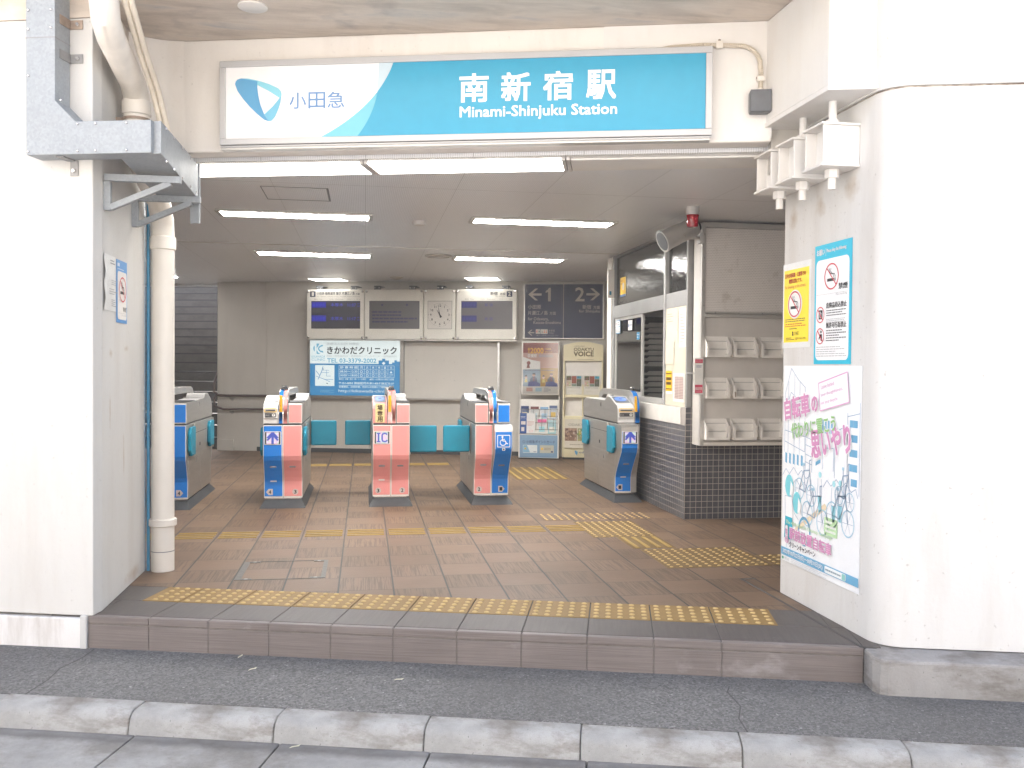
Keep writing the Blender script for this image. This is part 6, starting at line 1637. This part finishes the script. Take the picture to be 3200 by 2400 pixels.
# lower titles
s.rrect(.47, .225, .60, .315, .008, ink(190, 222, 176), 3); s.scrawl(.485, .235, .585, .305, 3, ink(238, 242, 236), 4, .5)
def up(x): return .17 - .075 * (x - .04)
s.text('The 40th Bicycle Cleanup Campaign', .055, .205, ink(200, 226, 190), h=.026, w=.50, l=5, bold=.01)
s.rrect(.045, .105, .085, .205, .012, PKT, 5); s.rrect(.050, .110, .080, .200, .010, ink(244, 240, 243), 6); s.vtext('第40回'.replace('40', '㊵') if False else '第回', .065, .198, PKT, .026, .01, 7, 1.6); s.text('40', .065, .146, PKT, h=.018, w=.022, align='c', l=7)
halo('駅前放置自転車', .10, .135, PKT, .062, .45, R(-1)); s.text('クリーンキャンペーン', .10, .088, ink(70, 60, 70), h=.032, w=.29, l=6, bold=.012)
s.rect(.0, .032, .80, .075, LB2, 5); s.text('2023年10月22日(日)〜10月31日(火)', .025, .040, ink(244, 246, 248), h=.030, w=.44, l=6, bold=.014); s.rrect(.485, .036, .69, .070, .008, ink(240, 244, 244), 6); s.scrawl(.495, .046, .645, .060, 1, ink(150, 166, 176), 7, .6); s.rrect(.655, .038, .687, .068, .006, ink(150, 206, 200), 7)
s.disc(.022, .016, .009, ink(70, 170, 130), 5, 12); s.text('東京都', .045, .008, ink(200, 204, 206), h=.016, w=.05, l=5); s.scrawl(.12, .002, .52, .028, 3, ink(206, 210, 214), 5, .35)
o = s.build('poster', None, (PX, 4.735, .19), ROT_R); tag(o, 'large pale pink and blue bicycle campaign poster on the right pillar', 'poster')
# left pillar
ROT_L = R(90); LX = -1.30 + .0025
s = Sheet(); w, h = .216, .335; BLP = ink(92, 150, 206)
s.slab(0, 0, w, h, BLP, .001); s.rect(0, 0, w, h, BLP, 1); s.rrect(.02, .018, w - .014, .275, .02, ink(226, 222, 216), 2); s.rect(.018, .300, .06, .318, ink(206, 216, 226), 2); s.scrawl(.02, .282, .18, .292, 1, ink(190, 208, 224), 2); no_smoking(s, .115, .180, .068, 1.05, 3); s.text('禁煙', .125, .062, DARK_INK, h=.026, w=.07, l=3); s.line([(.03, .052), (.195, .052)], .0012, GR, 3); s.text('No smoking', .10, .036, GR, h=.011, w=.09, l=3)
tag(s.build('poster', None, (LX, 5.090, 1.466), ROT_L), 'blue bordered no smoking poster on the side of the left pillar', 'poster')
q = MB(); n = 10; w, h = .222, .285
for i in range(n):                          # a notice whose outer edge curls off the wall
    z0, z1 = h * i / n, h * (i + 1) / n
    def cu(t): return .003 + .009 * math.sin(t * math.pi * 2.2) ** 2
    a, b = cu(i / n), cu((i + 1) / n)
    q.add([(0, -a, z0), (.07, -a * .35, z0), (w, -.002, z0), (w, -.002, z1), (.07, -b * .35, z1), (0, -b, z1), (0, -a + .0015, z0), (w, -.0005, z0), (w, -.0005, z1), (0, -b + .0015, z1)], [(0, 1, 4, 5), (1, 2, 3, 4), (9, 8, 7, 6)], PAPER)
nt_ = q.build('paper_notice', None, (LX, 4.850, 1.520), ROT_L, smooth=True); tag(nt_, 'curling white paper notice on the side of the left pillar', 'notice')
s = Sheet(); s.scrawl(.08, .235, .19, .262, 2, ink(110, 110, 112), 1); s.scrawl(.10, .13, .20, .16, 3, GR, 1); s.scrawl(.06, .08, .2, .115, 3, ink(170, 168, 166), 1); s.scrawl(.10, .02, .19, .06, 4, ink(150, 150, 150), 1); s.build('print', nt_, (0, -.012, 0))

# dry leaves on the pavement and in the gutter
for i, (u, w_, z, r_, lab) in enumerate(((.93, -.20, -.159, .7, 'small pale dry leaf on the asphalt left of the middle'), (1.63, -.245, -.159, .1, 'small pale dry leaf on the asphalt at the middle'), (1.35, -.80, -.246, .4, 'tiny yellow leaf in the gutter beside the kerb'), (3.95, -.86, -.247, .2, 'pale leaf in the gutter at the right edge'), (.80, -.005 - .03, -.159, 1.2, 'tiny tan leaf at the foot of the tiled step'))):
    q = MB(); L = .024 if i != 3 else .035
    q.add([(-L, 0, .001), (-L * .3, -L * .25, .004), (L * .6, -L * .2, .002), (L, .0, .006), (L * .4, L * .25, .003), (-L * .4, L * .2, .0045)], [(0, 1, 5), (1, 2, 4, 5), (2, 3, 4)], LEAF)
    p = FW(u, w_, z); tag(q.build('leaf', None, p, r_), lab, 'leaf', 'dry leaves on the ground')

# ================================================================ ADDED VEIL
hz = NB('veil_volume')
for l_ in list(hz.t.links):
    hz.t.links.remove(l_)
pv = hz.n('ShaderNodeVolumePrincipled')
pv.inputs['Color'].default_value = (.98, .97, .96, 1)
pv.inputs['Density'].default_value = .0032  # scattering box added to imitate lens veil and lift the dark tones
pv.inputs['Anisotropy'].default_value = 0.0
hz.l(pv.outputs[0], hz.out.inputs['Volume'])
q = MB(); q.box(-95, 95, -95, 95, -1.6, 9.6, hz.m)
hzo = q.build('added_veil'); hzo['kind'] = 'stuff'
SC.cycles.volume_bounces = 1
